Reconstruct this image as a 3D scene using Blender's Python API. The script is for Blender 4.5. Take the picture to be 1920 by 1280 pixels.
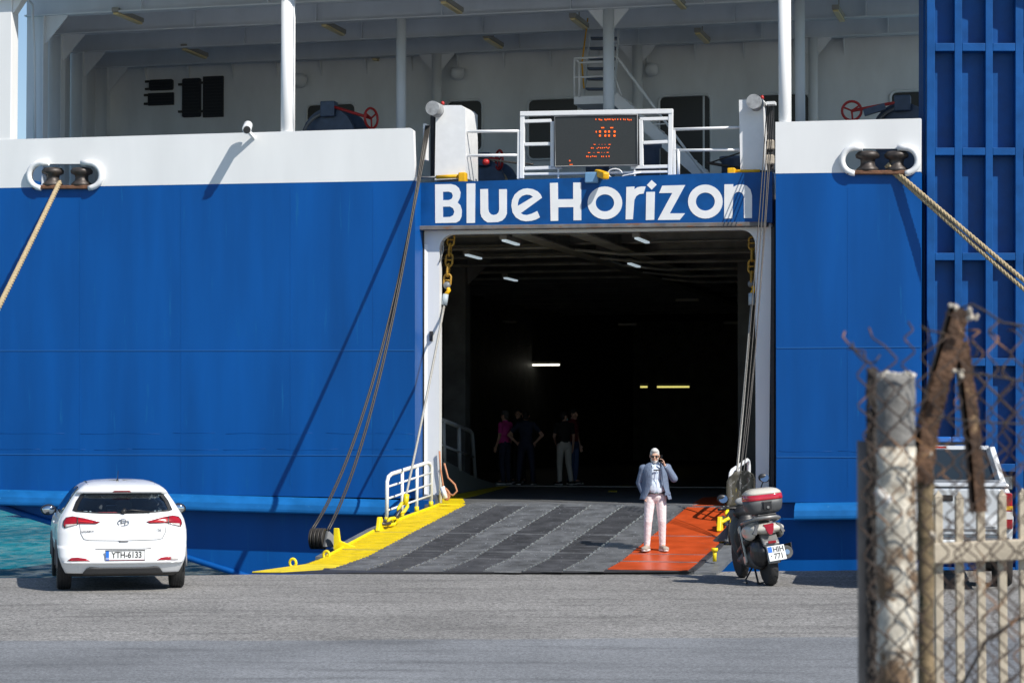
import bpy, bmesh, math, random
from mathutils import Vector, Matrix, Euler
random.seed(7)
for o in list(bpy.data.objects): bpy.data.objects.remove(o)
scene = bpy.context.scene
COL = scene.collection
rad = math.radians

# ------------------------------------------------------------------ camera
F = 4200.0; PITCH = rad(2.04); EYE = Vector((0, 0, 2.2))
cam_d = bpy.data.cameras.new('camera'); cam = bpy.data.objects.new('camera', cam_d); COL.objects.link(cam)
cam.location = EYE; cam.rotation_euler = (rad(90) + PITCH, 0, 0)
cam_d.sensor_width = 36; cam_d.lens = 36 * F / 1920; cam_d.clip_start = .1; cam_d.clip_end = 6000
cam_d.dof.use_dof = True; cam_d.dof.focus_distance = 34; cam_d.dof.aperture_fstop = 6.3
scene.camera = cam
# ------------------------------------------------------------------ ship heading, sky and sun
TH = rad(14.5)                                   # the ferry lies 14.5 degrees askew
U = Vector((math.cos(TH), -math.sin(TH), 0)); V = Vector((math.sin(TH), math.cos(TH), 0))
SUN = (U * 1.0 - V * .60 + Vector((0, 0, 1.12))).normalized()
world = bpy.data.worlds.new('World'); scene.world = world; world.use_nodes = True
nt = world.node_tree
sky = nt.nodes.new('ShaderNodeTexSky'); sky.sky_type = 'NISHITA'; sky.sun_disc = False
sky.sun_elevation = math.asin(SUN.z); sky.sun_rotation = math.atan2(SUN.x, SUN.y)
sky.air_density = 1.0; sky.dust_density = .15; sky.ozone_density = 2.5
bg = nt.nodes['Background']; bg.inputs[1].default_value = .085
nt.links.new(sky.outputs[0], bg.inputs[0])
sd = bpy.data.lights.new('sun', 'SUN'); sd.energy = 4.0; sd.angle = rad(.5); sd.color = (1, .95, .87)
sun = bpy.data.objects.new('sun', sd); COL.objects.link(sun)
sun.rotation_euler = SUN.to_track_quat('Z', 'Y').to_euler(); sun.location = (20, -20, 40)
vs = scene.view_settings
vs.view_transform = 'Standard'; vs.look = 'None'; vs.gamma = 1; vs.use_curve_mapping = False; vs.exposure = .47
scene.render.resolution_x = 1024; scene.render.resolution_y = 682
scene.cycles.max_bounces = 8; scene.cycles.transparent_max_bounces = 12

# ------------------------------------------------------------------ measuring helpers: a sight line from the eye meets a real plane of the place
def sight(px, py):
    a = (px - 960) / F; b = -(py - 640) / F
    return Vector((a, math.cos(PITCH) - b * math.sin(PITCH), math.sin(PITCH) + b * math.cos(PITCH)))
def W(px, py, D):                                # point at depth D (world y)
    d = sight(px, py); return EYE + d * (D / d.y)
def G(px, py, z=0.0):                            # point on a level plane
    d = sight(px, py); return EYE + d * ((z - EYE.z) / d.z)
ORG = W(1095, 948, 39.5); DECK = ORG.z; ORG.z = 0
def toship(p): q = p - ORG; return Vector((q.dot(U), q.dot(V), q.z))
def toworld(p): return ORG + U * p[0] + V * p[1] + Vector((0, 0, p[2]))
def S(px, py, v):                                # point of the ferry (its own axes) on its cross plane v
    d = sight(px, py); t = ((ORG - EYE).dot(V) + v) / d.dot(V); return toship(EYE + d * t)
def SZ(px, py, z): return toship(G(px, py, z))

# ------------------------------------------------------------------ materials
MATS = {}
def M(name, col, rough=.5, metal=0, var=0, scale=4, stretch=(1, 1, 1), bump=0, bscale=60, spots=None, spot_at=.62, spot_scale=6, spec=.5, coat=0, emit=0, spot_stretch=(1, 1, 1), alpha=1, trans=0, fine=0):
    if name in MATS: return MATS[name]
    m = bpy.data.materials.new(name); m.use_nodes = True; n = m.node_tree.nodes; l = m.node_tree.links
    b = n['Principled BSDF']; b.inputs['Roughness'].default_value = rough; b.inputs['Metallic'].default_value = metal
    b.inputs['Specular IOR Level'].default_value = spec; b.inputs['Coat Weight'].default_value = coat; b.inputs['Coat Roughness'].default_value = .05
    b.inputs['Base Color'].default_value = (*col, 1); b.inputs['Alpha'].default_value = alpha
    b.inputs['Transmission Weight'].default_value = trans
    if emit: b.inputs['Emission Color'].default_value = (*col, 1); b.inputs['Emission Strength'].default_value = emit
    tc = n.new('ShaderNodeTexCoord'); out = None
    def noise(sc, st, det=4, rg=.55):
        mp = n.new('ShaderNodeMapping'); mp.inputs['Scale'].default_value = st; l.new(tc.outputs['Object'], mp.inputs[0])
        t = n.new('ShaderNodeTexNoise'); t.inputs['Scale'].default_value = sc; t.inputs['Detail'].default_value = det; t.inputs['Roughness'].default_value = rg
        l.new(mp.outputs[0], t.inputs[0]); return t
    if var:
        t = noise(scale, stretch); r = n.new('ShaderNodeMapRange'); r.inputs[1].default_value = .3; r.inputs[2].default_value = .7
        r.inputs[3].default_value = 1 - var; r.inputs[4].default_value = 1 + var; l.new(t.outputs[0], r.inputs[0])
        mx = n.new('ShaderNodeMix'); mx.data_type = 'RGBA'; mx.blend_type = 'MULTIPLY'; mx.inputs[0].default_value = 1
        mx.inputs[6].default_value = (*col, 1); l.new(r.outputs[0], mx.inputs[7]); out = mx.outputs[2]
        rr = n.new('ShaderNodeMapRange'); rr.inputs[3].default_value = max(.02, rough - .08); rr.inputs[4].default_value = min(1, rough + .1)
        l.new(t.outputs[0], rr.inputs[0]); l.new(rr.outputs[0], b.inputs['Roughness'])
    if fine:
        t = noise(bscale, (1, 1, 1), 2, .6); r = n.new('ShaderNodeMapRange'); r.inputs[1].default_value = .25; r.inputs[2].default_value = .75
        r.inputs[3].default_value = 1 - fine; r.inputs[4].default_value = 1 + fine; l.new(t.outputs[0], r.inputs[0])
        mx = n.new('ShaderNodeMix'); mx.data_type = 'RGBA'; mx.blend_type = 'MULTIPLY'; mx.inputs[0].default_value = 1
        if out: l.new(out, mx.inputs[6])
        else: mx.inputs[6].default_value = (*col, 1)
        l.new(r.outputs[0], mx.inputs[7]); out = mx.outputs[2]
    if spots:
        t = noise(spot_scale, spot_stretch, 6, .65); r = n.new('ShaderNodeMapRange'); r.inputs[1].default_value = spot_at; r.inputs[2].default_value = spot_at + .07
        l.new(t.outputs[0], r.inputs[0])
        mx = n.new('ShaderNodeMix'); mx.data_type = 'RGBA'; l.new(r.outputs[0], mx.inputs[0])
        if out: l.new(out, mx.inputs[6])
        else: mx.inputs[6].default_value = (*col, 1)
        mx.inputs[7].default_value = (*spots, 1); out = mx.outputs[2]
    if out: l.new(out, b.inputs['Base Color'])
    if bump:
        t = noise(bscale, (1, 1, 1), 5); bp = n.new('ShaderNodeBump'); bp.inputs['Strength'].default_value = bump; bp.inputs['Distance'].default_value = .02
        l.new(t.outputs[0], bp.inputs['Height']); l.new(bp.outputs[0], b.inputs['Normal'])
    MATS[name] = m; return m

# ------------------------------------------------------------------ mesh helpers
class MB:
    def __init__(s): s.v = []; s.f = []; s.sm = []
    def add(s, vs, fs, smooth=False):
        k = len(s.v); s.v += [tuple(p) for p in vs]; s.f += [tuple(i + k for i in f) for f in fs]; s.sm += [smooth] * len(fs); return s
    def box(s, x0, x1, y0, y1, z0, z1):
        return s.add([(x0,y0,z0),(x1,y0,z0),(x1,y1,z0),(x0,y1,z0),(x0,y0,z1),(x1,y0,z1),(x1,y1,z1),(x0,y1,z1)],
                     [(3,2,1,0),(4,5,6,7),(0,1,5,4),(1,2,6,5),(2,3,7,6),(3,0,4,7)])
    def hexa(s, a, b):                            # two matching quads -> solid
        return s.add(list(a) + list(b), [(3,2,1,0),(4,5,6,7),(0,1,5,4),(1,2,6,5),(2,3,7,6),(3,0,4,7)])
    def bar(s, p, q, w, h, up=(0, 0, 1)):         # box beam p->q, w across, h along up
        p = Vector(p); q = Vector(q); d = (q - p).normalized(); up = Vector(up)
        if abs(d.dot(up)) > .98: up = Vector((0, 1, 0))
        r = d.cross(up).normalized(); t = r.cross(d).normalized(); r *= w / 2; t *= h / 2
        return s.hexa([p-r-t, p+r-t, p+r+t, p-r+t], [q-r-t, q+r-t, q+r+t, q-r+t])
    def tube(s, pts, r, n=8, closed=False, ell=1.0, smooth=True):
        pts = [Vector(p) for p in pts]; m = len(pts); rs = r if isinstance(r, (list, tuple)) else [r] * m
        vs = []; t0 = None; side = None
        for i, p in enumerate(pts):
            if closed: d = pts[(i + 1) % m] - pts[i - 1]
            else: d = pts[min(i + 1, m - 1)] - pts[max(i - 1, 0)]
            if d.length < 1e-9: d = Vector((0, 0, 1))
            d.normalize()
            if side is None:
                a = Vector((0, 0, 1)) if abs(d.z) < .9 else Vector((0, 1, 0)); side = d.cross(a).normalized()
            else:
                side = (side - d * side.dot(d)).normalized()
            b = d.cross(side)
            for k in range(n):
                c = 2 * math.pi * k / n; vs.append(p + side * (math.cos(c) * rs[i]) + b * (math.sin(c) * rs[i] * ell))
        fs = []
        for i in range(m if closed else m - 1):
            j = (i + 1) % m
            for k in range(n): fs.append((i*n+k, i*n+(k+1)%n, j*n+(k+1)%n, j*n+k))
        s.add(vs, fs, smooth)
        if not closed: s.f.append(tuple(len(s.v) - len(vs) + k for k in reversed(range(n)))); s.f.append(tuple(len(s.v) - n + k for k in range(n))); s.sm += [False, False]
        return s
    def prism(s, poly, a, b):                     # poly: list of 3D points, moved by vectors a and b
        a = Vector(a); b = Vector(b); n = len(poly); P = [Vector(p) for p in poly]
        fs = [tuple(reversed(range(n))), tuple(range(n, 2 * n))] + [(i, (i+1) % n, n + (i+1) % n, n + i) for i in range(n)]
        return s.add([p + a for p in P] + [p + b for p in P], fs)
    def lathe(s, prof, o, axis, n=20):            # prof: (radius, height)
        o = Vector(o); ax = Vector(axis).normalized(); a = Vector((0, 0, 1)) if abs(ax.z) < .9 else Vector((1, 0, 0))
        e = ax.cross(a).normalized(); g = ax.cross(e); vs = []; m = len(prof)
        for r, h in prof:
            for k in range(n):
                c = 2 * math.pi * k / n; vs.append(o + ax * h + e * (math.cos(c) * r) + g * (math.sin(c) * r))
        fs = [(i*n+k, i*n+(k+1)%n, (i+1)*n+(k+1)%n, (i+1)*n+k) for i in range(m-1) for k in range(n)]
        s.add(vs, fs, True); k0 = len(s.v) - len(vs)
        s.f.append(tuple(k0 + k for k in reversed(range(n)))); s.f.append(tuple(k0 + (m-1)*n + k for k in range(n))); s.sm += [False, False]
        return s
    def ell(s, c, r, n=14, m=9, rot=None):
        vs = []; c = Vector(c)
        for i in range(m + 1):
            a = math.pi * i / m
            for k in range(n):
                b = 2 * math.pi * k / n; p = Vector((r[0]*math.sin(a)*math.cos(b), r[1]*math.sin(a)*math.sin(b), r[2]*math.cos(a)))
                if rot: p = rot @ p
                vs.append(c + p)
        return s.add(vs, [(i*n+k, (i+1)*n+k, (i+1)*n+(k+1)%n, i*n+(k+1)%n) for i in range(m) for k in range(n)], True)
    def mesh(s, name):
        me = bpy.data.meshes.new(name); me.from_pydata(s.v, [], s.f)
        me.polygons.foreach_set('use_smooth', s.sm); me.update(); return me
    def build(s, name, mat, parent=None, bevel=0, fix=True):
        me = s.mesh(name)
        if fix:
            bm = bmesh.new(); bm.from_mesh(me); bmesh.ops.recalc_face_normals(bm, faces=bm.faces); bm.to_mesh(me); bm.free()
        return link(name, me, mat, parent, bevel)
def link(name, me, mat, parent=None, bevel=0):
    o = bpy.data.objects.new(name, me); COL.objects.link(o); o.parent = parent
    if mat: me.materials.clear(); me.materials.append(mat)
    if bevel:
        b = o.modifiers.new('bevel', 'BEVEL'); b.width = bevel; b.segments = 2; b.limit_method = 'ANGLE'; b.angle_limit = rad(40)
    return o
def empty(name, loc=(0, 0, 0), rot=(0, 0, 0), label=None, cat=None, group=None):
    o = bpy.data.objects.new(name, None); COL.objects.link(o); o.location = loc; o.rotation_euler = rot; o.empty_display_size = .2
    return tag(o, label, cat, group)
def tag(o, label=None, cat=None, group=None, kind=None):
    if label: o['label'] = label
    if cat: o['category'] = cat
    if group: o['group'] = group
    if kind: o['kind'] = kind
    return o
def curve_mesh(loops, depth, name='plate'):       # filled flat outline with holes, in x/y, thickness depth along z
    c = bpy.data.curves.new(name, 'CURVE'); c.dimensions = '2D'; c.fill_mode = 'BOTH'; c.extrude = depth / 2
    for lp in loops:
        sp = c.splines.new('POLY'); sp.points.add(len(lp) - 1); sp.use_cyclic_u = True
        for p, q in zip(sp.points, lp): p.co = (q[0], q[1], 0, 1)
    o = bpy.data.objects.new(name, c); COL.objects.link(o)
    me = bpy.data.meshes.new_from_object(o.evaluated_get(bpy.context.evaluated_depsgraph_get()))
    bpy.data.objects.remove(o); bpy.data.curves.remove(c); return me
def plate(name, loops, v0, v1, mat, parent, bevel=0):   # loops of (u, z) on the ferry, solid from v0 to v1
    me = curve_mesh([[(p[0], p[-1]) for p in lp] for lp in loops], abs(v1 - v0))
    vm = (v0 + v1) / 2
    for v in me.vertices: x, y, z = v.co; v.co = (x, vm - z, y)
    me.update(); return link(name, me, mat, parent, bevel)
def text_mesh(txt, size, depth=.004, xs=1.0):
    c = bpy.data.curves.new('t', 'FONT'); c.body = txt; c.size = size; c.offset = size * .014; c.extrude = depth / 2; c.align_x = 'CENTER'; c.align_y = 'CENTER'
    o = bpy.data.objects.new('t', c); COL.objects.link(o)
    me = bpy.data.meshes.new_from_object(o.evaluated_get(bpy.context.evaluated_depsgraph_get()))
    bpy.data.objects.remove(o); bpy.data.curves.remove(c)
    for v in me.vertices: v.co.x *= xs
    return me
def rrect(x0, x1, y0, y1, r, n=6):
    out = []
    for cx, cy, a in ((x1-r, y1-r, 0), (x0+r, y1-r, 90), (x0+r, y0+r, 180), (x1-r, y0+r, 270)):
        for i in range(n + 1):
            t = rad(a + 90 * i / n); out.append((cx + r * math.cos(t), cy + r * math.sin(t)))
    return out
def blob(mb, voxel=.012, smooth=6, name='blob'):  # melt overlapping solids into one continuous skin
    me = mb.mesh(name); o = bpy.data.objects.new(name, me); COL.objects.link(o)
    r = o.modifiers.new('r', 'REMESH'); r.mode = 'VOXEL'; r.voxel_size = voxel; r.use_smooth_shade = True
    if smooth: q = o.modifiers.new('s', 'SMOOTH'); q.factor = .5; q.iterations = smooth
    out = bpy.data.meshes.new_from_object(o.evaluated_get(bpy.context.evaluated_depsgraph_get()))
    bpy.data.objects.remove(o); bpy.data.meshes.remove(me); return out
def sag(p, q, s, n=16):
    p = Vector(p); q = Vector(q); return [p.lerp(q, i / n) - Vector((0, 0, s * 4 * (i / n) * (1 - i / n))) for i in range(n + 1)]
# ================================================================== materials of the place
m_blue = M('hull blue paint', (.0001, .077, .310), .45, spec=.28, var=.17, scale=1.1, stretch=(1.3, 1.3, .16), bump=.12, bscale=1.6, spots=(.004, .108, .335), spot_at=.62, spot_scale=3, spot_stretch=(3, 3, .2))
m_blue2 = M('panel blue paint', (.001, .070, .26), .45, spec=.3, var=.18, scale=3, bump=.12, bscale=9, spots=(.05, .16, .42), spot_at=.69, spot_scale=14)
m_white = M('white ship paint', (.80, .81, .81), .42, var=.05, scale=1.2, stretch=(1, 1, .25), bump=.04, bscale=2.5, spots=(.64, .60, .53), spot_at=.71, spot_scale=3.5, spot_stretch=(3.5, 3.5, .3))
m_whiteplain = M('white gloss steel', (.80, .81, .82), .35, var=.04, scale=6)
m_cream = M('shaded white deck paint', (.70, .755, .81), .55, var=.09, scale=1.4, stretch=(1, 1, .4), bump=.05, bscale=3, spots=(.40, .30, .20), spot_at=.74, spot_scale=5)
m_dark = M('dark opening', (.006, .007, .009), .3)
m_navy = M('navy winch paint', (.05, .08, .14), .45, var=.2, scale=7)
m_grey = M('grey steel', (.17, .18, .19), .5, .2, var=.25, scale=7, bump=.1, bscale=30)
m_red = M('red valve paint', (.42, .02, .02), .4, var=.1)
m_yellow = M('yellow safety paint', (.80, .62, .006), .45, var=.14, scale=5, spots=(.42, .32, .08), spot_at=.69, spot_scale=9, bump=.1, bscale=40)
m_amber = M('amber yellow paint', (.78, .42, .005), .45, var=.15, scale=8)
m_orange = M('orange red deck paint', (.56, .078, .017), .33, var=.16, scale=3, spots=(.33, .09, .045), spot_at=.62, spot_scale=7, bump=.06, bscale=12)
m_rust = M('rusty steel', (.16, .075, .04), .75, var=.4, scale=10, bump=.3, bscale=40)
m_gasket = M('black rubber gasket', (.035, .035, .037), .6, var=.3, scale=9)
m_wire = M('greased wire rope', (.06, .055, .05), .5, .4, var=.3, scale=40)
m_stay = M('grey wire stay', (.38, .37, .34), .6, .3, var=.2, scale=40)
m_rope = M('tan mooring rope', (.47, .37, .22), .85, var=.25, scale=30, bump=.8, bscale=120)
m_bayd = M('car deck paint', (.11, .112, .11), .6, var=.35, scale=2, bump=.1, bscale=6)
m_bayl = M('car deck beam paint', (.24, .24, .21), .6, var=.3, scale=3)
m_bayf = M('car deck floor', (.11, .115, .12), .55, var=.3, scale=3, bump=.2, bscale=30)
m_lampbox = M('lamp housing', (.35, .34, .30), .5)
m_lamp = M('yellowed lamp cover', (.80, .68, .36), .3)
m_lit = M('lit tube', (1, .97, .82), .3, emit=1.5)
m_lity = M('lit yellow tube', (1, .9, .25), .3, emit=.55)
m_litb = M('bay lamp cover', (.75, .9, 1), .3, emit=.35)

# ================================================================== quay, sea
def asphalt(name, col, spk, sc):
    m = bpy.data.materials.new(name); m.use_nodes = True; n = m.node_tree.nodes; l = m.node_tree.links; b = n['Principled BSDF']
    b.inputs['Roughness'].default_value = .85; b.inputs['Specular IOR Level'].default_value = .3
    tc = n.new('ShaderNodeTexCoord')
    def no(s, d, rg, st=(1, 1, 1)):
        mp = n.new('ShaderNodeMapping'); mp.inputs['Scale'].default_value = st; l.new(tc.outputs['Object'], mp.inputs[0])
        t = n.new('ShaderNodeTexNoise'); t.inputs['Scale'].default_value = s; t.inputs['Detail'].default_value = d; t.inputs['Roughness'].default_value = rg; l.new(mp.outputs[0], t.inputs[0]); return t
    def rng(t, a, c, lo, hi):
        r = n.new('ShaderNodeMapRange'); r.inputs[1].default_value = a; r.inputs[2].default_value = c; r.inputs[3].default_value = lo; r.inputs[4].default_value = hi; l.new(t.outputs[0], r.inputs[0]); return r
    def mul(a, c):
        x = n.new('ShaderNodeMath'); x.operation = 'MULTIPLY'; l.new(a.outputs[0], x.inputs[0]); l.new(c.outputs[0], x.inputs[1]); return x
    stone = n.new('ShaderNodeTexVoronoi'); stone.inputs['Scale'].default_value = sc; l.new(tc.outputs['Object'], stone.inputs[0])
    stc = n.new('ShaderNodeSeparateColor'); l.new(stone.outputs['Color'], stc.inputs[0])
    g = n.new('ShaderNodeMapRange'); g.inputs[3].default_value = 1 - spk; g.inputs[4].default_value = 1 + spk; l.new(stc.outputs[0], g.inputs[0])
    a = mul(g, rng(no(.35, 5, .6), .3, .7, .80, 1.2))
    a = mul(a, rng(no(1.1, 6, .65, (.35, 2.2, 1)), .50, .74, 1.08, .62))
    a = mul(a, rng(no(22, 4, .7), .3, .7, .86, 1.14))
    mx = n.new('ShaderNodeMix'); mx.data_type = 'RGBA'; mx.blend_type = 'MULTIPLY'; mx.inputs[0].default_value = 1; mx.inputs[6].default_value = (*col, 1)
    l.new(a.outputs[0], mx.inputs[7]); l.new(mx.outputs[2], b.inputs['Base Color'])
    bp = n.new('ShaderNodeBump'); bp.inputs['Strength'].default_value = .55; bp.inputs['Distance'].default_value = .012; l.new(g.outputs[0], bp.inputs['Height']); l.new(bp.outputs[0], b.inputs['Normal'])
    return m
m_asph = asphalt('coarse pale asphalt', (.215, .209, .200), .52, 42)
m_asph2 = asphalt('smooth blue grey asphalt', (.178, .186, .197), .34, 60)
EDGE = [(-90, 29.2), G(30, 1083), G(450, 1076.5), G(900, 1074), G(1290, 1071.5), G(1620, 1068.5), (90, 36.0)]
EDGE = [Vector((p[0], p[1], 0)) for p in EDGE]
mb = MB(); top = []; 
for i in range(len(EDGE) - 1):
    n = 12 if 0 < i < 5 else 1
    for k in range(n):
        p = EDGE[i].lerp(EDGE[i + 1], k / n); top.append(Vector((p.x, p.y + (random.uniform(-.05, .05) if n > 1 else 0), 0)))
top.append(EDGE[-1]); N = len(top)
vs_ = [(p.x, p.y, 0) for p in top] + [(p.x, p.y, -4) for p in top] + [(p.x, -60, 0) for p in top]
mb.add(vs_, [(i, i+1, 2*N+i+1, 2*N+i) for i in range(N-1)] + [(i+1, i, N+i, N+i+1) for i in range(N-1)])
quay = tag(mb.build('quay', m_asph), kind='structure')
# the smoother resurfaced lane nearer the camera, a thin overlay with a ragged rim
mb = MB(); rim = []
x = -40.0
while x <= 40:
    y0 = G(960, 1198).y + .012 * x; rim.append((x, y0 + random.uniform(-.05, .05) + .12 * math.sin(x * .45))); x += .35
n = len(rim); mb.add([(a, b, .004) for a, b in rim] + [(a, -59, .004) for a, b in rim], [(i, i+1, n+i+1, n+i) for i in range(n-1)])
tag(mb.build('road', m_asph2), kind='structure')

def sea_mat():
    m = bpy.data.materials.new('sea water'); m.use_nodes = True; n = m.node_tree.nodes; l = m.node_tree.links; n.remove(n['Principled BSDF'])
    tc = n.new('ShaderNodeTexCoord'); dif = n.new('ShaderNodeBsdfDiffuse'); glo = n.new('ShaderNodeBsdfGlossy'); glo.inputs['Roughness'].default_value = .12; mx = n.new('ShaderNodeMixShader')
    t = n.new('ShaderNodeTexNoise'); t.inputs['Scale'].default_value = .16; t.inputs['Detail'].default_value = 6; l.new(tc.outputs['Object'], t.inputs[0])
    cr = n.new('ShaderNodeValToRGB'); cr.color_ramp.elements[0].position = .35; cr.color_ramp.elements[0].color = (.004, .10, .15, 1)
    cr.color_ramp.elements[1].position = .68; cr.color_ramp.elements[1].color = (.010, .19, .24, 1); l.new(t.outputs[0], cr.inputs[0]); l.new(cr.outputs[0], dif.inputs[0])
    h = None; w0 = None
    for s, st, d in ((.8, 1.0, .5), (2.6, .9, .2), (8, .8, .06)):
        mp = n.new('ShaderNodeMapping'); mp.inputs['Scale'].default_value = (1, .55, 1); mp.inputs['Rotation'].default_value = (0, 0, .3); l.new(tc.outputs['Object'], mp.inputs[0])
        w = n.new('ShaderNodeTexNoise'); w.inputs['Scale'].default_value = s; w.inputs['Detail'].default_value = 4; l.new(mp.outputs[0], w.inputs[0])
        if s == 2.6: w0 = w
        bp = n.new('ShaderNodeBump'); bp.inputs['Strength'].default_value = st; bp.inputs['Distance'].default_value = d; l.new(w.outputs[0], bp.inputs['Height'])
        if h: l.new(h.outputs[0], bp.inputs['Normal'])
        h = bp
    r = n.new('ShaderNodeMapRange'); r.inputs[1].default_value = .42; r.inputs[2].default_value = .68; r.inputs[3].default_value = .02; r.inputs[4].default_value = .30; l.new(w0.outputs[0], r.inputs[0])
    l.new(r.outputs[0], mx.inputs[0]); l.new(dif.outputs[0], mx.inputs[1]); l.new(glo.outputs[0], mx.inputs[2]); l.new(h.outputs[0], dif.inputs['Normal']); l.new(h.outputs[0], glo.inputs['Normal'])
    l.new(mx.outputs[0], n['Material Output'].inputs[0]); return m
mb = MB(); mb.add([(-3000, 20, -1.7), (3000, 20, -1.7), (3000, 5000, -1.7), (-3000, 5000, -1.7)], [(0, 1, 2, 3)])
tag(mb.build('sea', sea_mat()), kind='structure')
# ================================================================== the ferry
ferry = empty('ferry', ORG, (0, 0, -TH), 'blue and white car ferry moored stern-to with its stern ramp lowered onto the quay', 'ferry')
VB = .36; VF = .51                                  # name board and door frame lie back from the hull face
def L(pts, v): return [S(x, y, v) for x, y in pts]
def slot(cx, cy, hw, hh, n=8):                      # rounded slot outline in picture measures
    o = []
    for s, a in ((1, -90), (-1, 90)):
        for i in range(n + 1):
            t = rad(a + 180 * i / n); o.append((cx + s * (hw - hh) + hh * math.cos(t), cy + hh * math.sin(t)))
    return o
# --- hull plating
m_seam = M('chafed seam paint', (.008, .115, .37), .4)
plate('hull_plating', [L([(-8, 352.7), (778, 338.5), (778, 934), (-8, 920)], 0)], 0, VF + .2, m_blue, ferry, .02)
plate('hull_plating', [L([(1454.5, 325.5), (1727, 322), (1727, 942), (1455.5, 941)], 0)], 0, VF + .2, m_blue, ferry, .02)
for pts in ([(-7, 657), (777, 656.5)], [(-7, 851), (777, 853.5)], [(1456, 652), (1727, 650)], [(1456, 856), (1727, 857)]):
    a, b = L(pts, 0); MB().bar(a + Vector((0, -.002, 0)), b + Vector((0, -.002, 0)), .012, .016).build('weld_seam', m_seam, ferry)
for x in (150, 340, 545, 700, 1590):                # vertical plate joints, barely proud
    a = S(x, 352, 0); b = S(x, 912, 0); MB().bar(a, b, .02, .006).build('weld_seam', m_blue, ferry)
for y, x0_, x1_ in ((812, -5, 775), (842, -5, 775), (846, 1460, 1725)):   # ragged repair welds
    x = x0_
    while x < x1_:
        ln_ = random.uniform(60, 190); P_ = [S(min(x1_, x + ln_ * i / 4), y + random.uniform(-1.2, 1.2), -.001) for i in range(5)]; MB().tube(P_, .0035, 5).build('weld_bead', m_blue, ferry); x += ln_ + random.uniform(2, 30)
# --- white bulwarks with a rounded mooring slot each
FL = (122, 329, 66, 21.5); FR = (1650, 301, 69, 22)
bw1 = plate('bulwark', [L([(-8, 262.3), (560, 246), (768, 240), (775, 245), (778, 338.5), (-8, 352.7)], 0), L(slot(*FL), 0)], -.003, .12, m_white, ferry, .012)
bw2 = plate('bulwark', [L([(1454, 229), (1727, 222), (1727, 322), (1454, 325.5)], 0), L(slot(*FR), 0)], -.003, .12, m_white, ferry, .012)
def fairlead(cx, cy, hw, hh):
    o = slot(cx, cy, hw, hh, 10)
    ring = []                                       # C-shaped lip: both ends and a bit of the top
    def arc(s, a0, a1): return [S(cx + s * (hw - hh) + (hh + 2) * math.cos(rad(a0 + (a1 - a0) * i / 12)), cy + (hh + 2) * math.sin(rad(a0 + (a1 - a0) * i / 12)), -.05) for i in range(13)]
    for s in (-1, 1):
        a = arc(s, 270 if s > 0 else -90, 450 if s > 0 else -270)
        a = [S(cx + s * (hw - hh - 14), cy - hh - 2, -.05)] + a
        MB().tube(a, .055, 10).build('fairlead_lip', m_whiteplain, ferry)
    a = S(cx - hw + 8, cy + hh + 1, 0); b = S(cx + hw - 8, cy + hh + 1, 0)
    fl = MB().bar(a + Vector((0, .12, 0)), b + Vector((0, .12, 0)), .42, .07).build('fairlead_sill', m_rust, ferry, .015)
    for x in (cx - 23, cx + 31):
        p = S(x, cy + hh - 1, .10)
        MB().lathe([(.20, 0), (.19, .05), (.13, .10), (.12, .16), (.13, .21), (.20, .24), (.21, .29), (.17, .34), (.06, .36)], p, (0, 0, 1), 22).build('fairlead_roller', m_rollertop, fl)
m_rollertop = M('worn iron roller', (.065, .055, .05), .45, .4, var=.4, scale=6, bump=.15, bscale=30)
fairlead(*FL); fairlead(*FR)
m_railblue = M('faded blue rail paint', (.006, .12, .36), .5, spec=.3, var=.2, scale=2.5, spots=(.05, .22, .48), spot_at=.64, spot_scale=8)
# --- rub rail along the foot of the plating
def rail(pts):
    prof = [(0, .0), (-.13, -.05), (-.22, -.14), (-.245, -.23), (-.245, -.30), (.0, -.30)]
    mb = MB(); P = [S(x, y, 0) for x, y in pts]; k = len(prof); vs = [(p.x, v, p.z + z) for p in P for v, z in prof]
    mb.add(vs, [(i*k+j, (i+1)*k+j, (i+1)*k+(j+1)%k, i*k+(j+1)%k) for i in range(len(P)-1) for j in range(k)])
    mb.add(vs[:k], [tuple(range(k))]); mb.add(vs[-k:], [tuple(reversed(range(k)))])
    return mb.build('rub_rail', m_railblue, ferry, .03)
rail([(-8, 915.7), (250, 922), (500, 929), (768, 936)]); rail([(1492, 941), (1735, 938)])
# --- lower transom, set back, its port edge sweeping up clear of the water
low = L([(-8, 930), (778, 935), (1733, 935)], .15); b0 = [S(x, y, .15) for x, y in ((-8, 945), (100, 979), (230, 1010), (350, 1043), (410, 1062), (466, 1079), (520, 1110))]
P = [low[0]] + b0 + [Vector((S(600, 1100, .15).x, 0, -2.6)), Vector((low[2].x, 0, -2.6)), Vector((low[2].x, 0, low[2].z))]
ua_, ub_ = S(806, 900, .15).x, S(1436, 900, .15).x
P += [Vector((ub_, 0, low[2].z)), Vector((ub_, 0, DECK - .31)), Vector((ua_, 0, DECK - .31)), Vector((ua_, 0, low[0].z))]
P = [Vector((p[0], .15, p[2])) for p in P]
MB().prism(P, (0, 0, 0), (0, .35, 0)).build('transom', m_blue, ferry)
zt_ = DECK - .32; Q = [Vector((p.x, .5, min(p.z, zt_))) for p in [low[0]] + b0] + [Vector((S(600, 1100, .15).x, .5, -2.6)), Vector((low[2].x, .5, -2.6)), Vector((low[2].x, .5, zt_))]
MB().prism(Q[1:], (0, 0, 0), (0, 30, 0)).build('lower_hull', m_blue, ferry)
MB().tube([p + Vector((0, -.03, -.01)) for p in b0], .055, 8).build('chine_bar', m_blue, ferry)
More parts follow.
